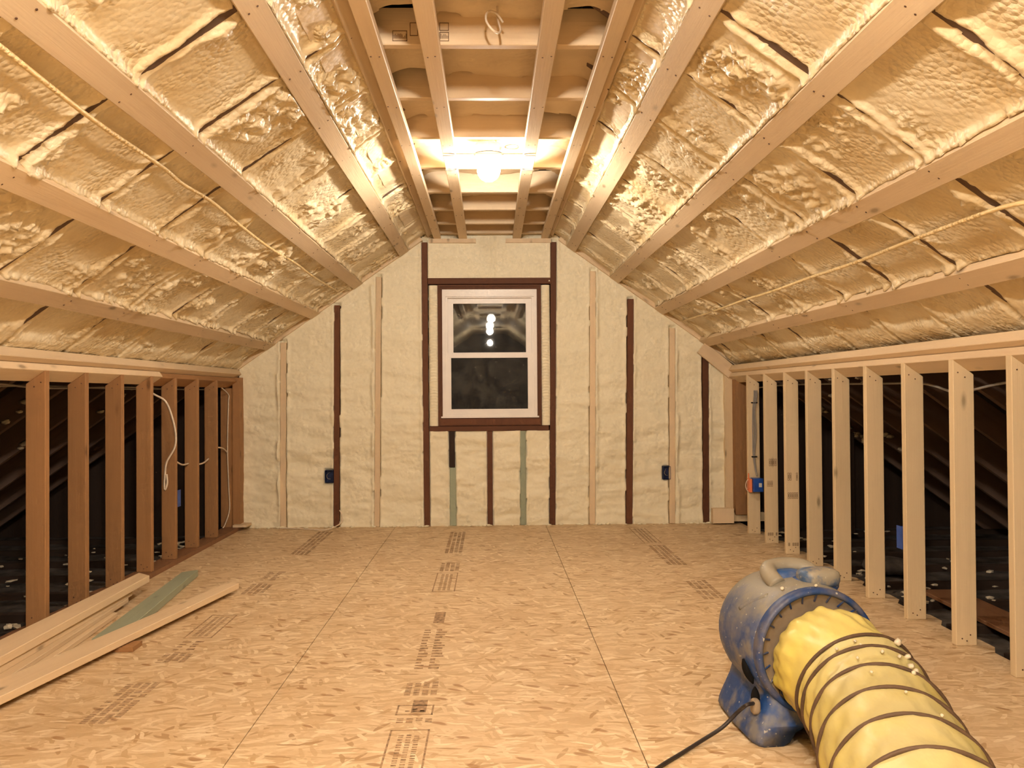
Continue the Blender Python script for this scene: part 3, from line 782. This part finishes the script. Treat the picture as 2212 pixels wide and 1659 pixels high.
# ------------------------------------------------------------------ window
win = empty('window_1', (0, YB, 0)); tag(win, 'white vinyl double-hung window in a dark brown frame, night outside', kind='structure')
def ring_bm(bm, x0, x1, z0, z1, wl, wr, wb, wt, y0, y1):
    add_box(bm, x0, x0+wl, y0, y1, z0, z1); add_box(bm, x1-wr, x1, y0, y1, z0, z1)
    add_box(bm, x0+wl, x1-wr, y0, y1, z0, z0+wb); add_box(bm, x0+wl, x1-wr, y0, y1, z1-wt, z1)
bm = bmesh.new(); ring_bm(bm, -.424, .418, .812, 1.960, .020, .020, .050, .016, -.012, .09)
from_bm('outer_casing', bm, M['old'], win)
bm = bmesh.new(); ring_bm(bm, -.406, .400, .845, 1.944, .018, .016, .03, .020, -.004, .09)
from_bm('inner_casing', bm, M['old'], win)
bm = bmesh.new(); add_box(bm, -.408, .402, -.018, .05, .818, .868); from_bm('casing_sill', bm, M['old'], win)
bm = bmesh.new(); ring_bm(bm, -.388, .386, .876, 1.925, .026, .026, .030, .060, 0.004, .085)
ring_bm(bm, -.364, .362, .90, 1.868, .020, .020, .02, .012, .018, .085)
from_bm('vinyl_frame', bm, M['white'], win)
bm = bmesh.new(); add_box(bm, -.400, .396, -.012, .03, .876, .889); from_bm('vinyl_sill', bm, M['white'], win)
up = empty('upper_sash', (0, 0, 0)); up.parent = win
bm = bmesh.new(); ring_bm(bm, -.346, .344, 1.380, 1.862, .046, .048, .03, .050, .050, .078); from_bm('sash_frame', bm, M['white'], up)
bm = bmesh.new(); add_box(bm, -.302, .298, .0655, .067, 1.40, 1.815); from_bm('pane', bm, M['glass'], up)
lo = empty('lower_sash', (0, 0, 0)); lo.parent = win
bm = bmesh.new(); ring_bm(bm, -.350, .348, .905, 1.405, .032, .040, .042, .040, .022, .050); from_bm('sash_frame', bm, M['white'], lo)
bm = bmesh.new(); add_box(bm, -.319, .309, .0355, .037, .946, 1.367); from_bm('pane', bm, M['glass'], lo)

# ------------------------------------------------------------------ outlet boxes on the window wall
def wall_box(x, z, w, hgt, lab):
    t_ = empty('outlet_box', (x, YB, z))
    bm = bmesh.new(); ring_bm(bm, -w/2, w/2, -hgt/2, hgt/2, .003, .003, .003, .003, -.008, .05); add_box(bm, -w/2, w/2, .045, .05, -hgt/2, hgt/2)
    from_bm('box_body', bm, M['navy'], t_)
    bm = bmesh.new(); tube_bm(bm, spline([(.0, .04, .03), (-.015, .0, .018), (-.02, -.002, 0), (-.01, 0, -.018), (.008, .01, -.022)], 6), .0022, 6); from_bm('wire', bm, M['cable_dim'], t_, True)
    tag(t_, lab, 'outlet box')
wall_box(-1.309, .411, .068, .10, 'navy outlet box with a curled wire, left of the dark stud')
wall_box(1.438, .414, .062, .105, 'navy outlet box set in foam beside the right pale stud')
tag(cable('floor_cable', [(-1.225, YB-.012, .14), (-1.205, YB-.02, .10), (-1.21, YB-.05, .04), (-1.30, YB-.16, .006), (-1.45, YB-.13, .006), (-1.62, YB-.07, .006), (-1.70, YB-.06, .006)], .005, M['cable']), 'tan cable coming out beside the left dark stud onto the floor', 'cable')

# ------------------------------------------------------------------ corners of the window wall
o = box('corner_post', XL-.045, XL+.012, YB-.10, YB+.01, .031, 1.215, M['stud_brown']); tag(o, 'reddish post standing in the left corner by the window wall', 'post')
o = box('corner_post', XL-.13, XL-.048, YB-.13, YB+.02, .03, 1.13, M['stud_brown']); tag(o, 'orange post behind the left corner, with a wire stapled down it', 'post')
o = box('corner_post', 1.912, 1.975, YB-.03, YB+.06, .10, 1.30, M['stud_pale']); tag(o, 'tan post at the right end of the window wall foam', 'post')
o = box('corner_post', 1.976, 2.085, YB-.10, YB+.03, .08, 1.20, M['stud_brown']); tag(o, 'brown post in the right corner behind the first stud', 'post')
a, t, n, L = frame(1)
o = lumber('corner_brace', (1.72, YB-.045, 1.435), (1.975, YB-.045, 1.225), .105, .03, (0, 1, 0), M['spruce']); tag(o, 'pale slanted board end at the top of the right corner', 'board')
o = box('corner_block', 1.79, 1.96, YB-.10, YB-.035, .012, .13, M['spruce']); tag(o, 'pale low block at the foot of the right corner, left piece', 'block')
o = box('corner_block', 1.965, 2.22, YB-.06, YB-.02, .02, .09, M['stud_pale']); tag(o, 'longer pale strip low behind the right corner posts', 'block')
o = box('corner_block', -2.04, -1.93, YB-.16, YB-.015, .0305, .048, M['spruce']); tag(o, 'small pale scrap block at the foot of the left corner', 'block')
bm = bmesh.new(); rnd = random.Random(5)
for k in range(70):
    x = rnd.uniform(-1.9, 1.9); s = rnd.uniform(.005, .016)
    bmesh.ops.create_icosphere(bm, subdivisions=1, radius=s, matrix=Matrix.Translation((x, YB-.012-rnd.random()*.03, s*.4)) @ Matrix.Diagonal((1.6, 1, .6, 1)))
o = from_bm('foam_crumbs', bm, M['foam_wall'], smooth=True); tag(o, 'foam crumbs along the foot of the window wall', 'foam crumbs', kind='stuff')

# ------------------------------------------------------------------ wiring
XLm = XL-.05
tag(cable('coiled_cable', [(-2.17, 5.50, 1.125), (-2.115, 5.56, 1.08), (-2.06, 5.60, 1.035), (-2.018, 5.60, .93), (-1.997, 5.60, .82), (-2.006, 5.60, .74), (-2.055, 5.60, .65), (-2.066, 5.60, .57), (-2.070, 5.60, .50), (-2.064, 5.60, .478), (-2.052, 5.60, .52), (-2.056, 5.60, .575)], .0065, M['cable']), 'white cable draped over the left studs ending in a folded loop', 'cable')
for i, (pts, lab) in enumerate([
   ([(-2.045, 5.68, .66), (-2.05, 5.76, .64), (-2.06, 5.90, .61), (-2.074, 6.055, .607)], 'short white cable passing through the left knee wall studs, near loop'),
   ([(-2.05, 6.10, .60), (-2.06, 6.22, .588), (-2.065, 6.35, .59), (-2.07, 6.475, .61)], 'short white cable passing through the left knee wall studs, middle loop'),
   ([(-2.05, 6.52, .68), (-2.065, 6.66, .68), (-2.08, 6.85, .66), (-2.09, 6.99, .62)], 'short white cable reaching the left corner post')]):
    tag(cable('stud_cable', pts, .006, M['cable']), lab, 'cable')
tag(cable('stapled_wire', [(-2.10, 6.86, 1.14), (-2.075, 6.98, 1.08), (-2.075, 6.982, 1.02), (-2.082, 6.982, .8), (-2.084, 6.982, .6), (-2.076, 6.982, .35), (-2.07, 6.98, .17), (-2.09, 6.93, .06), (-2.10, 6.9, .035)], .0045, M['cable']), 'thin tan wire stapled down the left corner post', 'wire')
# bundle over the right switch box
for k, dxk in enumerate((0, .010, .02)):
    tag(cable('switch_cable', [(2.00+dxk, 6.60, 1.13), (1.985+dxk, 6.53, 1.05), (1.975+dxk*.8, 6.535, .93), (1.973+dxk*.4+.008*k, 6.537, .75), (1.975+dxk*.5, 6.537, .60), (1.985+dxk*.3, 6.53, .50), (1.992, 6.50, .44)], .0045, M['cable_dim']), 'grey cable of the bundle stapled down the first right stud', 'cable', 'cables down to the switch box')
bm = bmesh.new(); add_box(bm, 1.965, 2.003, 6.525, 6.545, .578, .586)
o = from_bm('cable_staple', bm, M['black']); tag(o, 'dark staple holding the grey cable bundle, lower one on the first right stud', 'staple')
bm = bmesh.new(); add_box(bm, 1.965, 2.008, 6.525, 6.545, .985, .993)
o = from_bm('cable_staple', bm, M['black']); tag(o, 'dark staple holding the grey cable bundle, upper one on the first right stud', 'staple')
sb = empty('switch_box', (1.94, 6.50, .375))
bm = bmesh.new(); add_box(bm, 0.012, .086, -.042, .04, -.05, .05); bevel(bm, .004, 2); from_bm('box_body', bm, M['blue_box'], sb)
bm = bmesh.new(); add_box(bm, -.008, .010, -.02, .05, -.055, .045); add_box(bm, -.012, -.004, .01, .02, .045, .085); bevel(bm, .002, 1); from_bm('mud_ring', bm, M['orange'], sb)
bm = bmesh.new(); add_box(bm, .052, .074, -.0428, -.0422, -.014, .016); from_bm('label', bm, M['label_w'], sb)
for k in range(3):
    bm = bmesh.new(); r0 = .028+.008*k
    tube_bm(bm, [(-.012-r0*.55*math.sin(q), .02-.012*k, -.005+r0*math.cos(q)) for q in np.linspace(.1, math.pi-.1, 14)], .003, 6)
    from_bm('looped_wire', bm, M['cable'] if k != 1 else M['orange'], sb, True)
tag(sb, 'blue switch box with orange ring on the first right stud', 'switch box')
def side_box(x, y, z, w, d, hgt, lab, mt):
    t_ = empty('outlet_box', (x, y, z))
    bm = bmesh.new(); add_box(bm, -w/2, w/2, -d/2, d/2, -hgt/2, hgt/2); bevel(bm, .003, 2); from_bm('box_body', bm, M[mt], t_)
    bm = bmesh.new(); add_box(bm, -w/2-.004, -w/2+.002, -d/2-.003, d/2+.003, -hgt/2-.004, hgt/2+.004) if x > 0 else add_box(bm, w/2-.002, w/2+.004, -d/2-.003, d/2+.003, -hgt/2-.004, hgt/2+.004); from_bm('box_rim', bm, M[mt], t_)
    for s in (-1, 1):
        bm = bmesh.new(); add_box(bm, -.012, .012, -.006, .006, s*(hgt/2+.004)-.006, s*(hgt/2+.004)+.006); from_bm('mounting_tab', bm, M[mt], t_)
    tag(t_, lab, 'outlet box')
side_box(2.005, 4.155, .365, .085, .055, .10, 'bright blue outlet box seen low between the right studs', 'blue_box')
side_box(-2.085, 5.79, .40, .075, .05, .10, 'blue outlet box on a left stud, seen through the gap', 'blue_box')
# long cables in the crawl spaces
tag(cable('long_cable', [(2.12, 7.0, 1.10), (2.12, 6.4, 1.115), (2.12, 5.7, 1.118), (2.12, 4.9, 1.11), (2.12, 4.3, 1.105), (2.12, 4.12, 1.09), (2.12, 3.9, 1.06), (2.12, 3.5, 1.10), (2.12, 3.0, 1.09)], .006, M['cable_dim']), 'grey cable running behind the tops of the right studs', 'cable')
for k in range(2):
    tag(cable('long_cable', [(-2.16-.02*k, 3.0, 1.12), (-2.16-.02*k, 3.8, 1.13-.012*k), (-2.16-.02*k, 4.3, 1.112+.012*k), (-2.16-.02*k, 5.2, 1.125-.01*k), (-2.16-.02*k, 6.0, 1.118), (-2.16, 6.9, 1.12)], .0055, M['cable_dim']), 'grey cable running behind the tops of the left studs, %s strand' % ('nearer' if k == 0 else 'farther'), 'cable')
# foamed-over cables crossing the slopes
def foamed(side, pts, lab):
    P = [slope_pt(side, s, y, -ST+.018+h_) for s, y, h_ in pts]
    tag(cable('foamed_cable', P, .0075, M['cable_foam'], n=6), lab, 'cable')
a, t, n, L = frame(-1)
def s_of(side, x0, z0):
    a, t, n, L = frame(side); return (Vector((x0, 0, z0))-a).dot(t)
sL = (STRAP[-1][1]+STRAP[-1][2])/2+.09; sR = (STRAP[1][1]+STRAP[1][0])/2+.02
foamed(-1, [(sL+.03, 1.4, 0), (sL+.02, 2.0, .008), (sL, 2.6, .012), (sL+.0, 3.14, .006), (sL-.012, 3.4, 0), (sL, 3.7, .012), (sL-.02, 4.24, .008), (sL-.03, 4.8, .008), (sL-.02, 5.4, .01), (sL-.03, 6.0, .006), (sL-.02, 6.9, .0)], 'foam-crusted cable running across the left slope between two straps')
foamed(1, [(sR-.03, 1.5, 0), (sR-.05, 2.1, .006), (sR-.04, 2.38, .008), (sR+.0, 2.6, .012), (sR, 3.17, .012), (sR-.01, 3.68, .008), (sR+.0, 4.2, .012), (sR, 4.73, .012), (sR+.01, 5.3, .01), (sR+.01, 6.0, .008), (sR+.02, 6.9, 0)], 'foam-crusted cable running across the right slope between two straps')

# ------------------------------------------------------------------ boards on the floor
def loose(pts_far, pts_near, thick, mat, lab, zt, name='loose_board', tilt=0, part=None):
    """flat board from its top outline corners: far-left, far-right, near-right, near-left"""
    bm = bmesh.new(); c = Vector((*pts_near[0], 0)); far = Vector((*pts_far[0], 0)); zd = (far-c).normalized()
    P = [pts_far[0], pts_far[1], pts_near[1], pts_near[0]]
    zs = [zt+tilt, zt+tilt, zt, zt]
    yd = Vector((0, 0, 1)); xd = yd.cross(zd)
    R = Matrix(((xd.x, yd.x, zd.x), (xd.y, yd.y, zd.y), (xd.z, yd.z, zd.z)))
    inv = R.inverted()
    tv = [bm.verts.new(inv @ (Vector((p[0], p[1], z))-c)) for p, z in zip(P, zs)]
    bv = [bm.verts.new(inv @ (Vector((p[0], p[1], z-thick))-c)) for p, z in zip(P, zs)]
    bm.faces.new(tv); bm.faces.new(bv[::-1])
    for k in range(4): bm.faces.new((tv[k], tv[(k+1) % 4], bv[(k+1) % 4], bv[k]))
    bevel(bm, .002, 1)
    o = from_bm(name, bm, mat); o.matrix_world = R.to_4x4(); o.location = c
    tag(o, lab, 'board', 'loose boards on the floor by the left knee wall' if mat is not M['green'] else None)
    return o
def ext(p, q, y):                          # point on line p-q at given y
    k = (y-p[1])/(q[1]-p[1]); return (p[0]+(q[0]-p[0])*k, y)
A1, A2 = (-1.944, 3.515), (-1.918, 4.815); A3, A4 = (-1.813, 3.277), (-1.831, 4.737)
loose([A2, A4], [ext(A1, A2, 2.0), ext(A3, A4, 2.0)], .035, M['spruce'], 'pale board on top of the pile against the left studs', .11)
loose([(-1.885, 4.60), (-1.850, 4.56)], [(-1.865, 2.0), (-1.79, 2.0)], .03, M['spruce'], 'narrow pale board tucked under the top board of the left pile', .074)
loose([(-1.860, 4.52), (-1.845, 4.50)], [(-1.80, 2.0), (-1.70, 2.0)], .02, M['spruce'], 'pointed pale lath in the middle of the left pile', .044)
loose([(-1.905, 4.33), (-1.812, 4.29)], [(-1.83, 2.0), (-1.655, 2.0)], .022, M['spruce'], 'wide pale board at the bottom of the left pile', .0235)
loose([(-1.812, 5.17), (-1.738, 5.235)], [(-1.702, 3.77), (-1.595, 3.76)], .038, M['green'], 'greenish treated board lying between the pale boards', .040)
loose([(-1.437, 4.80), (-1.366, 4.775)], [ext((-1.769, 3.199), (-1.437, 4.808), 2.0), ext((-1.666, 3.012), (-1.366, 4.781), 2.0)], .03, M['spruce'], 'long narrow pale board lying furthest out on the floor', .055)
o = box('scrap_block', -1.62, -1.50, 3.70, 3.80, 0.001, .02, M['stud_brown']); tag(o, 'small dark scrap under the end of the greenish board', 'scrap wood')

# ------------------------------------------------------------------ crawl spaces
for side in (-1, 1):
    sidename = 'left' if side < 0 else 'right'
    x0, x1 = (XL-.10, -4.3) if side < 0 else (XR+.13, 4.3)
    X, Y = np.meshgrid(np.linspace(x0, x1, 90), np.arange(1.5, 7.2, .035))
    Z = -.085 + .04*fbm(X*4, Y*4, 131+side, 4)
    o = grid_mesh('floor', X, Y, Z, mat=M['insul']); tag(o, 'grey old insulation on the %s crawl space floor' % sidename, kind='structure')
    for i, y in enumerate(np.arange(2.2, 7.1, .46)):
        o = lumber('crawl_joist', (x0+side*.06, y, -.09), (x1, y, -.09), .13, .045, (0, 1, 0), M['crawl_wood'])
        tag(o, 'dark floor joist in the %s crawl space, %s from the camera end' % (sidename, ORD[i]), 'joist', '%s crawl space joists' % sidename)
    bm = bmesh.new(); rnd = random.Random(21+side)
    for k in range(90):
        xx = side*(abs(x0)+.12+rnd.random()**1.6*1.1); yy = rnd.uniform(3.2, 6.9); s = rnd.uniform(.006, .022)
        mtx = Matrix.Translation((xx, yy, -.028+s*.3)) @ Matrix.Rotation(rnd.random()*6, 4, 'Z') @ Matrix.Diagonal((rnd.uniform(1, 2.6), 1, .45, 1))
        bmesh.ops.create_icosphere(bm, subdivisions=1, radius=s, matrix=mtx)
    for v in bm.verts: v.co += Vector((rnd.uniform(-.004, .004), rnd.uniform(-.004, .004), rnd.uniform(-.002, .002)))
    o = from_bm('foam_debris', bm, M['debris']); tag(o, 'pale foam scraps scattered over the %s crawl space floor' % sidename, 'foam debris', kind='stuff')
    # overspray blobs clinging to the rafters
    bm = bmesh.new(); a, t, n, L = frame(side)
    for k in range(26):
        y = rnd.choice(RAFT[side]) + .022*rnd.choice((-1, 1)); s = -rnd.uniform(.25, 1.5); p = slope_pt(side, s, y, -ST-.01-rnd.random()*.05)
        for j in range(4):
            q = p + t*rnd.uniform(-.06, .06) + n*rnd.uniform(-.01, .012); r0 = rnd.uniform(.006, .018)
            bmesh.ops.create_icosphere(bm, subdivisions=1, radius=r0, matrix=Matrix.Translation(q) @ Matrix.Diagonal((2.2, .7, 1, 1)))
    o = from_bm('foam_overspray', bm, M['debris'], smooth=True); tag(o, 'pale foam flecks stuck to the rafters of the %s crawl space' % sidename, 'foam debris', kind='stuff')
o = lumber('crawl_plank', (2.41, 4.66, -.012), (2.35, 3.0, -.012), .20, .02, (0, 0, 1), M['reddish']); tag(o, 'reddish plank lying flat in the right crawl space', 'plank')
o = lumber('crawl_plank', (2.55, 3.95, -.012), (2.53, 2.4, -.012), .16, .02, (0, 0, 1), M['reddish']); tag(o, 'second reddish plank in the right crawl space, nearer the camera', 'plank')
o = lumber('crawl_post', (2.75, 6.7, -.03), (2.75, 6.7, .75), .09, .09, (0, 1, 0), M['crawl_wood']); tag(o, 'dark post standing deep in the right crawl space', 'post')
bm = bmesh.new(); lathe_bm(bm, [(.001, -.01), (.14, -.01), (.16, .02), (.14, .05), (.06, .07), (.001, .075)], 24, 'z')
o = from_bm('insulation_scrap', bm, M['insul'], smooth=True); o.location = (2.45, 5.35, -.03); tag(o, 'rounded grey bundle on the right crawl space floor', 'insulation scrap')

# rear wall, never in view from the front but it closes the room
bm = bmesh.new(); add_box(bm, -4.2, 4.2, Y_REAR-.1, Y_REAR, -.5, 3.2); o = from_bm('wall_rear', bm, M['rear']); tag(o, kind='structure')
for side, nm in ((-1, 'wall_left'), (1, 'wall_right')):
    bm = bmesh.new(); x = side*4.3; add_box(bm, min(x, x+.05*side), max(x, x+.05*side), Y_REAR, 7.3, -.5, .4); o = from_bm(nm, bm, M['dark']); tag(o, kind='structure')
bm = bmesh.new(); add_box(bm, -4.3, 4.3, Y_REAR, 7.3, -.30, -.22); o = from_bm('floor', bm, M['dark']); tag(o, 'dark ceiling boards under the joists', kind='structure')

# ------------------------------------------------------------------ blower
BX, BY, BA = .985, 2.665, math.radians(6)
bl = empty('air_blower', (BX, BY, 0), BA)
tag(bl, 'dusty blue plastic air blower standing on the floor near the right studs', 'blower')
R0, ZB = .197, .276
def half_profile():
    pts = []
    for k in range(0, 15): a_ = math.radians(90 + k*132/14); pts.append((R0*math.cos(a_), ZB+R0*math.sin(a_)))
    pts += [(-.158, .118), (-.172, .092), (-.190, .060), (-.203, .034), (-.207, .015), (-.196, .001), (-.13, .001), (-.105, .012), (-.085, .040), (-.05, .055)]
    return pts
hp = half_profile(); prof = hp + [(0, .058)] + [(-x, z) for x, z in hp[1:][::-1]]
bm = bmesh.new(); rings = []
NP = len(prof)
def section(y, k_dr, k_base, cap=None):
    r = []
    for i, (x, z) in enumerate(prof):
        wgt = min(1, max(0, (z-.06)/.10))
        kk = k_base*(1-wgt)+k_dr*wgt
        zz = ZB+(z-ZB)*(k_dr if z > .12 else 1 - (1-k_dr)*.0) if z > .12 else z
        r.append(bm.verts.new((x*kk, y + (-.035*(1-wgt) if y < .1 else .02*(1-wgt)), zz)))
    return r
for y, kd, kb in ((.0, .93, .90), (.012, .985, .96), (.04, 1.0, 1.0), (.12, 1.01, .99), (.20, 1.01, .95), (.27, .985, .92), (.31, .94, .88), (.335, .84, .80), (.345, .70, .68)):
    rings.append(section(y, kd, kb))
for a_, b_ in zip(rings, rings[1:]):
    for k in range(NP): bm.faces.new((a_[k], a_[(k+1) % NP], b_[(k+1) % NP], b_[k]))
bm.faces.new(rings[0][::-1]); bm.faces.new(rings[-1])
body = from_bm('housing', bm, M['blower'], bl, True)
bm = bmesh.new()
lathe_bm(bm, [(.170, .01), (.173, -.028), (.180, -.036), (.190, -.032), (.194, -.018), (.190, .012)], 64)
o = from_bm('front_rim', bm, M['rim'], bl, True); o.location = (0, 0, ZB)
bm = bmesh.new(); lathe_bm(bm, [(.174, -.026), (.163, -.014), (.150, -.006), (.06, -.004), (.001, -.004)], 64); o = from_bm('outlet_screen', bm, M['bezel'], bl, True); o.location = (0, 0, ZB)
bm = bmesh.new()
for k in range(24):
    a_ = 2*math.pi*k/24; c0 = Vector((math.cos(a_), 0, math.sin(a_)))
    tube_bm(bm, [c0*.15+Vector((0, -.009, 0)), c0*.178+Vector((0, -.028, 0))], .003, 5)
o = from_bm('screen_bars', bm, M['rim'], bl); o['kind'] = 'stuff'; o.location = (0, 0, ZB)
# vent slots on the left flank
for k, (y0, z0, y1, z1) in enumerate(((.075, .235, .045, .165), (.050, .155, .035, .085))):
    bm = bmesh.new()
    for j in range(2):
        pass
    P0 = Vector((-.196 if k == 0 else -.168, y0, z0)); P1 = Vector((-.176 if k == 0 else -.172, y1, z1))
    pts = [P0+(P1-P0)*q for q in np.linspace(0, 1, 7)]
    tube_bm(bm, pts, .01, 8, radii=[.002, .010, .014, .015, .013, .009, .002]); from_bm('vent_slot', bm, M['black'], bl, True)
# handle lobes on top
def blob(name, cx_, cy2, cz_, sx, sy2, sz, mat, parent, p=3.0, seg=24):
    bm = bmesh.new(); bmesh.ops.create_uvsphere(bm, u_segments=seg, v_segments=seg//2, radius=1)
    for v in bm.verts:
        d = (abs(v.co.x)**p+abs(v.co.y)**p+abs(v.co.z)**p)**(1/p); v.co = Vector((v.co.x/d*sx, v.co.y/d*sy2, v.co.z/d*sz))
    o = from_bm(name, bm, mat, parent, True); o.location = (cx_, cy2, cz_); return o
M['blower_top'] = dusty('blower_top', (.05, .10, .20), (.34, .29, .19), -.01, .03, amount=.8)
M['blower_deep'] = dusty('blower_deep', (.02, .085, .27), (.30, .26, .18), .05, .30, amount=.5)
bm = bmesh.new(); tube_bm(bm, spline([(-.068, .10, .455), (-.078, .14, .480), (-.058, .18, .492), (.0, .20, .494), (.06, .19, .488), (.09, .16, .465)], 6), .027, 12)
from_bm('handle', bm, M['blower_top'], bl, True)
blob('handle_recess', -.015, .155, .458, .062, .04, .034, M['blower_deep'], bl, 3.5)
blob('handle_knob', .055, .075, .480, .064, .045, .030, M['blower_top'], bl, 3.6)
blob('handle_base', .05, .10, .455, .075, .06, .025, M['blower'], bl, 3.2)
bm = bmesh.new(); tube_bm(bm, spline([(-.172, .15, .372), (-.150, .11, .400), (-.118, .06, .431)], 5), .008, 8); 
from_bm('moulded_seam', bm, M['blower'], bl, True)
# cord socket on the flank
blob('cord_socket', -.180, .02, .105, .014, .018, .024, M['bezel'], bl, 3)
bm = bmesh.new(); bmesh.ops.create_icosphere(bm, subdivisions=2, radius=1)
Rz = Matrix.Rotation(BA, 4, 'Z')
def bw(x, y, z): return Vector((BX, BY, 0)) + (Rz @ Vector((x, y, z)))
s0 = bw(-.19, .01, .118)
tag(cable('power_cord', [s0, s0+Vector((-.03, -.03, .006)), (.745, 2.66, .088), (.70, 2.66, .045), (.63, 2.63, .018), (.55, 2.56, .008), (.475, 2.48, .007), (.40, 2.38, .007), (.30, 2.2, .007)], .006, M['cord']), 'black power cord curling from the blower across the floor', 'cord')

# ------------------------------------------------------------------ duct
dc = [(1.015, 2.560, .252), (1.032, 2.47, .224), (1.032, 2.40, .204), (1.025, 2.32, .190), (1.010, 2.25, .184), (.965, 2.083, .180), (.922, 1.906, .180), (.880, 1.725, .180), (.84, 1.545, .180), (.80, 1.365, .180), (.76, 1.18, .180), (.72, 1.0, .180), (.69, .82, .180), (.66, .64, .180), (.64, .46, .180), (.62, .28, .180), (.60, .10, .180), (.59, -.10, .180), (.58, -.3, .180), (.57, -.5, .180)]
ring_i = [1.1, 2.1, 4, 5, 6, 7, 8, 9, 10, 11, 12, 13, 14, 15, 16, 17, 18, 19]
path = spline(dc, 10)                      # index = 10*i
def dframe(i):
    i = min(max(i, 0), len(path)-1); a_ = path[max(i-1, 0)]; b_ = path[min(i+1, len(path)-1)]
    t_ = (b_-a_).normalized(); u = Vector((0, 0, 1)); u = (u-t_*u.dot(t_)).normalized(); return path[i], u, t_.cross(u)
duct = empty('ventilation_duct', (.60, -.5, 0))
tag(duct, 'fat yellow flexible duct with dark spiral rings running from the blower towards the camera', 'duct')
RD = .1755; off = Vector(duct.location)
rp = [int(round(q*10)) for q in ring_i]
bm = bmesh.new(); SEG = 72; prev = None
rnd = np.random.RandomState(4)
for i in range(10, len(path)):
    c0, u, v = dframe(i)
    lo_ = max([q for q in rp if q <= i] or [rp[0]]); hi_ = min([q for q in rp if q >= i] or [rp[-1]])
    ph = 0 if hi_ == lo_ else (i-lo_)/(hi_-lo_)
    sag = math.sin(ph*math.pi)*.008
    rg = []
    for k in range(SEG):
        a_ = 2*math.pi*k/SEG
        w_ = .0025*math.sin(k*1.7+i*.35)*math.sin(ph*math.pi) + .002*math.sin(k*.9-i*.8)
        r = RD - sag + w_
        p = c0 + (u*math.cos(a_)+v*math.sin(a_))*r
        rg.append(bm.verts.new(p-off))
    if prev:
        for k in range(SEG): bm.faces.new((prev[k], prev[(k+1) % SEG], rg[(k+1) % SEG], rg[k]))
    prev = rg
from_bm('duct_sleeve', bm, M['duct'], duct, True)
for q in rp:
    c0, u, v = dframe(q); bm = bmesh.new()
    pts = [c0-off+(u*math.cos(a_)+v*math.sin(a_))*(RD+.001) for a_ in [2*math.pi*k/64 for k in range(64)]]
    tube_bm(bm, pts, .0055, 8, close=True); from_bm('duct_ring', bm, M['ring'], duct, True)
# crumpled cuff gathered into the blower mouth
bm = bmesh.new(); prev = None; NS = 26; SEG = 140
start = bw(.012, -.012, ZB-.012); endc, ue, ve = dframe(10)
ax = (path[3]-start)
for i in range(NS+1):
    q = i/NS; c0 = start.lerp(endc, q)
    t_ = (endc-start).normalized(); u = (Vector((0, 0, 1))-t_*t_.z).normalized(); v = t_.cross(u)
    uu = (u*(1-q)+ue*q).normalized(); vv = (v*(1-q)+ve*q).normalized(); rg = []
    for k in range(SEG):
        a_ = 2*math.pi*k/SEG
        fold = .005*math.sin(a_*7+2*math.sin(a_*3)+q*4)+.003*math.sin(a_*19+q*7)+.004*math.sin(a_*4-q*9)+.0025*abs(math.sin(a_*13.5-q*5))
        fold *= (1-q)**.7*(1 if q < 1 else 0)
        r = .149+.025*min(1, q*3)**.6*(1) + fold - (.008*math.sin(q*math.pi))
        if q == 1: r = RD
        rg.append(bm.verts.new(c0 + (uu*math.cos(a_)+vv*math.sin(a_))*min(r, RD) - off))
    if prev:
        for k in range(SEG): bm.faces.new((prev[k], prev[(k+1) % SEG], rg[(k+1) % SEG], rg[k]))
    prev = rg
from_bm('duct_cuff', bm, M['cuff'], duct, True)
# foam crumbs lying on duct and blower
def crumb(p, s, lab):
    rnd = random.Random(int(p[0]*1e4)); bm = bmesh.new(); bmesh.ops.create_icosphere(bm, subdivisions=2, radius=s)
    for v in bm.verts: v.co *= 1+rnd.uniform(-.25, .25)
    o = from_bm('foam_crumb', bm, M['debris'], smooth=True); o.location = p; tag(o, lab, 'foam crumb', 'foam crumbs on the duct and blower')
def on_duct(i, ang, lift=.003):
    c0, u, v = dframe(i); return c0 + (u*math.cos(ang)+v*math.sin(ang))*(RD+lift)
sg = 1 if dframe(40)[2].x > 0 else -1
crumb(on_duct(12, sg*.55, .006), .011, 'largest white foam crumb on the duct beside its first ring')
for i, (ii, an, s) in enumerate([(23, .55, .008), (27, .35, .005), (26, .1, .005), (34, .45, .008), (38, .5, .007), (41, .42, .006), (15, -.2, .004), (17, -.5, .0045), (20, -.15, .004), (30, -.3, .004), (44, -.2, .004), (52, .1, .004), (58, .4, .004)]):
    crumb(on_duct(ii, sg*an), s, 'small white foam crumb lying on top of the yellow duct')
crumb(bw(-.085, .03, ZB+R0*.93), .006, 'white foam crumb on the blower top left of the handle')
crumb(bw(.0, -.02, ZB+.2), .005, 'white foam crumb on the blower front rim')
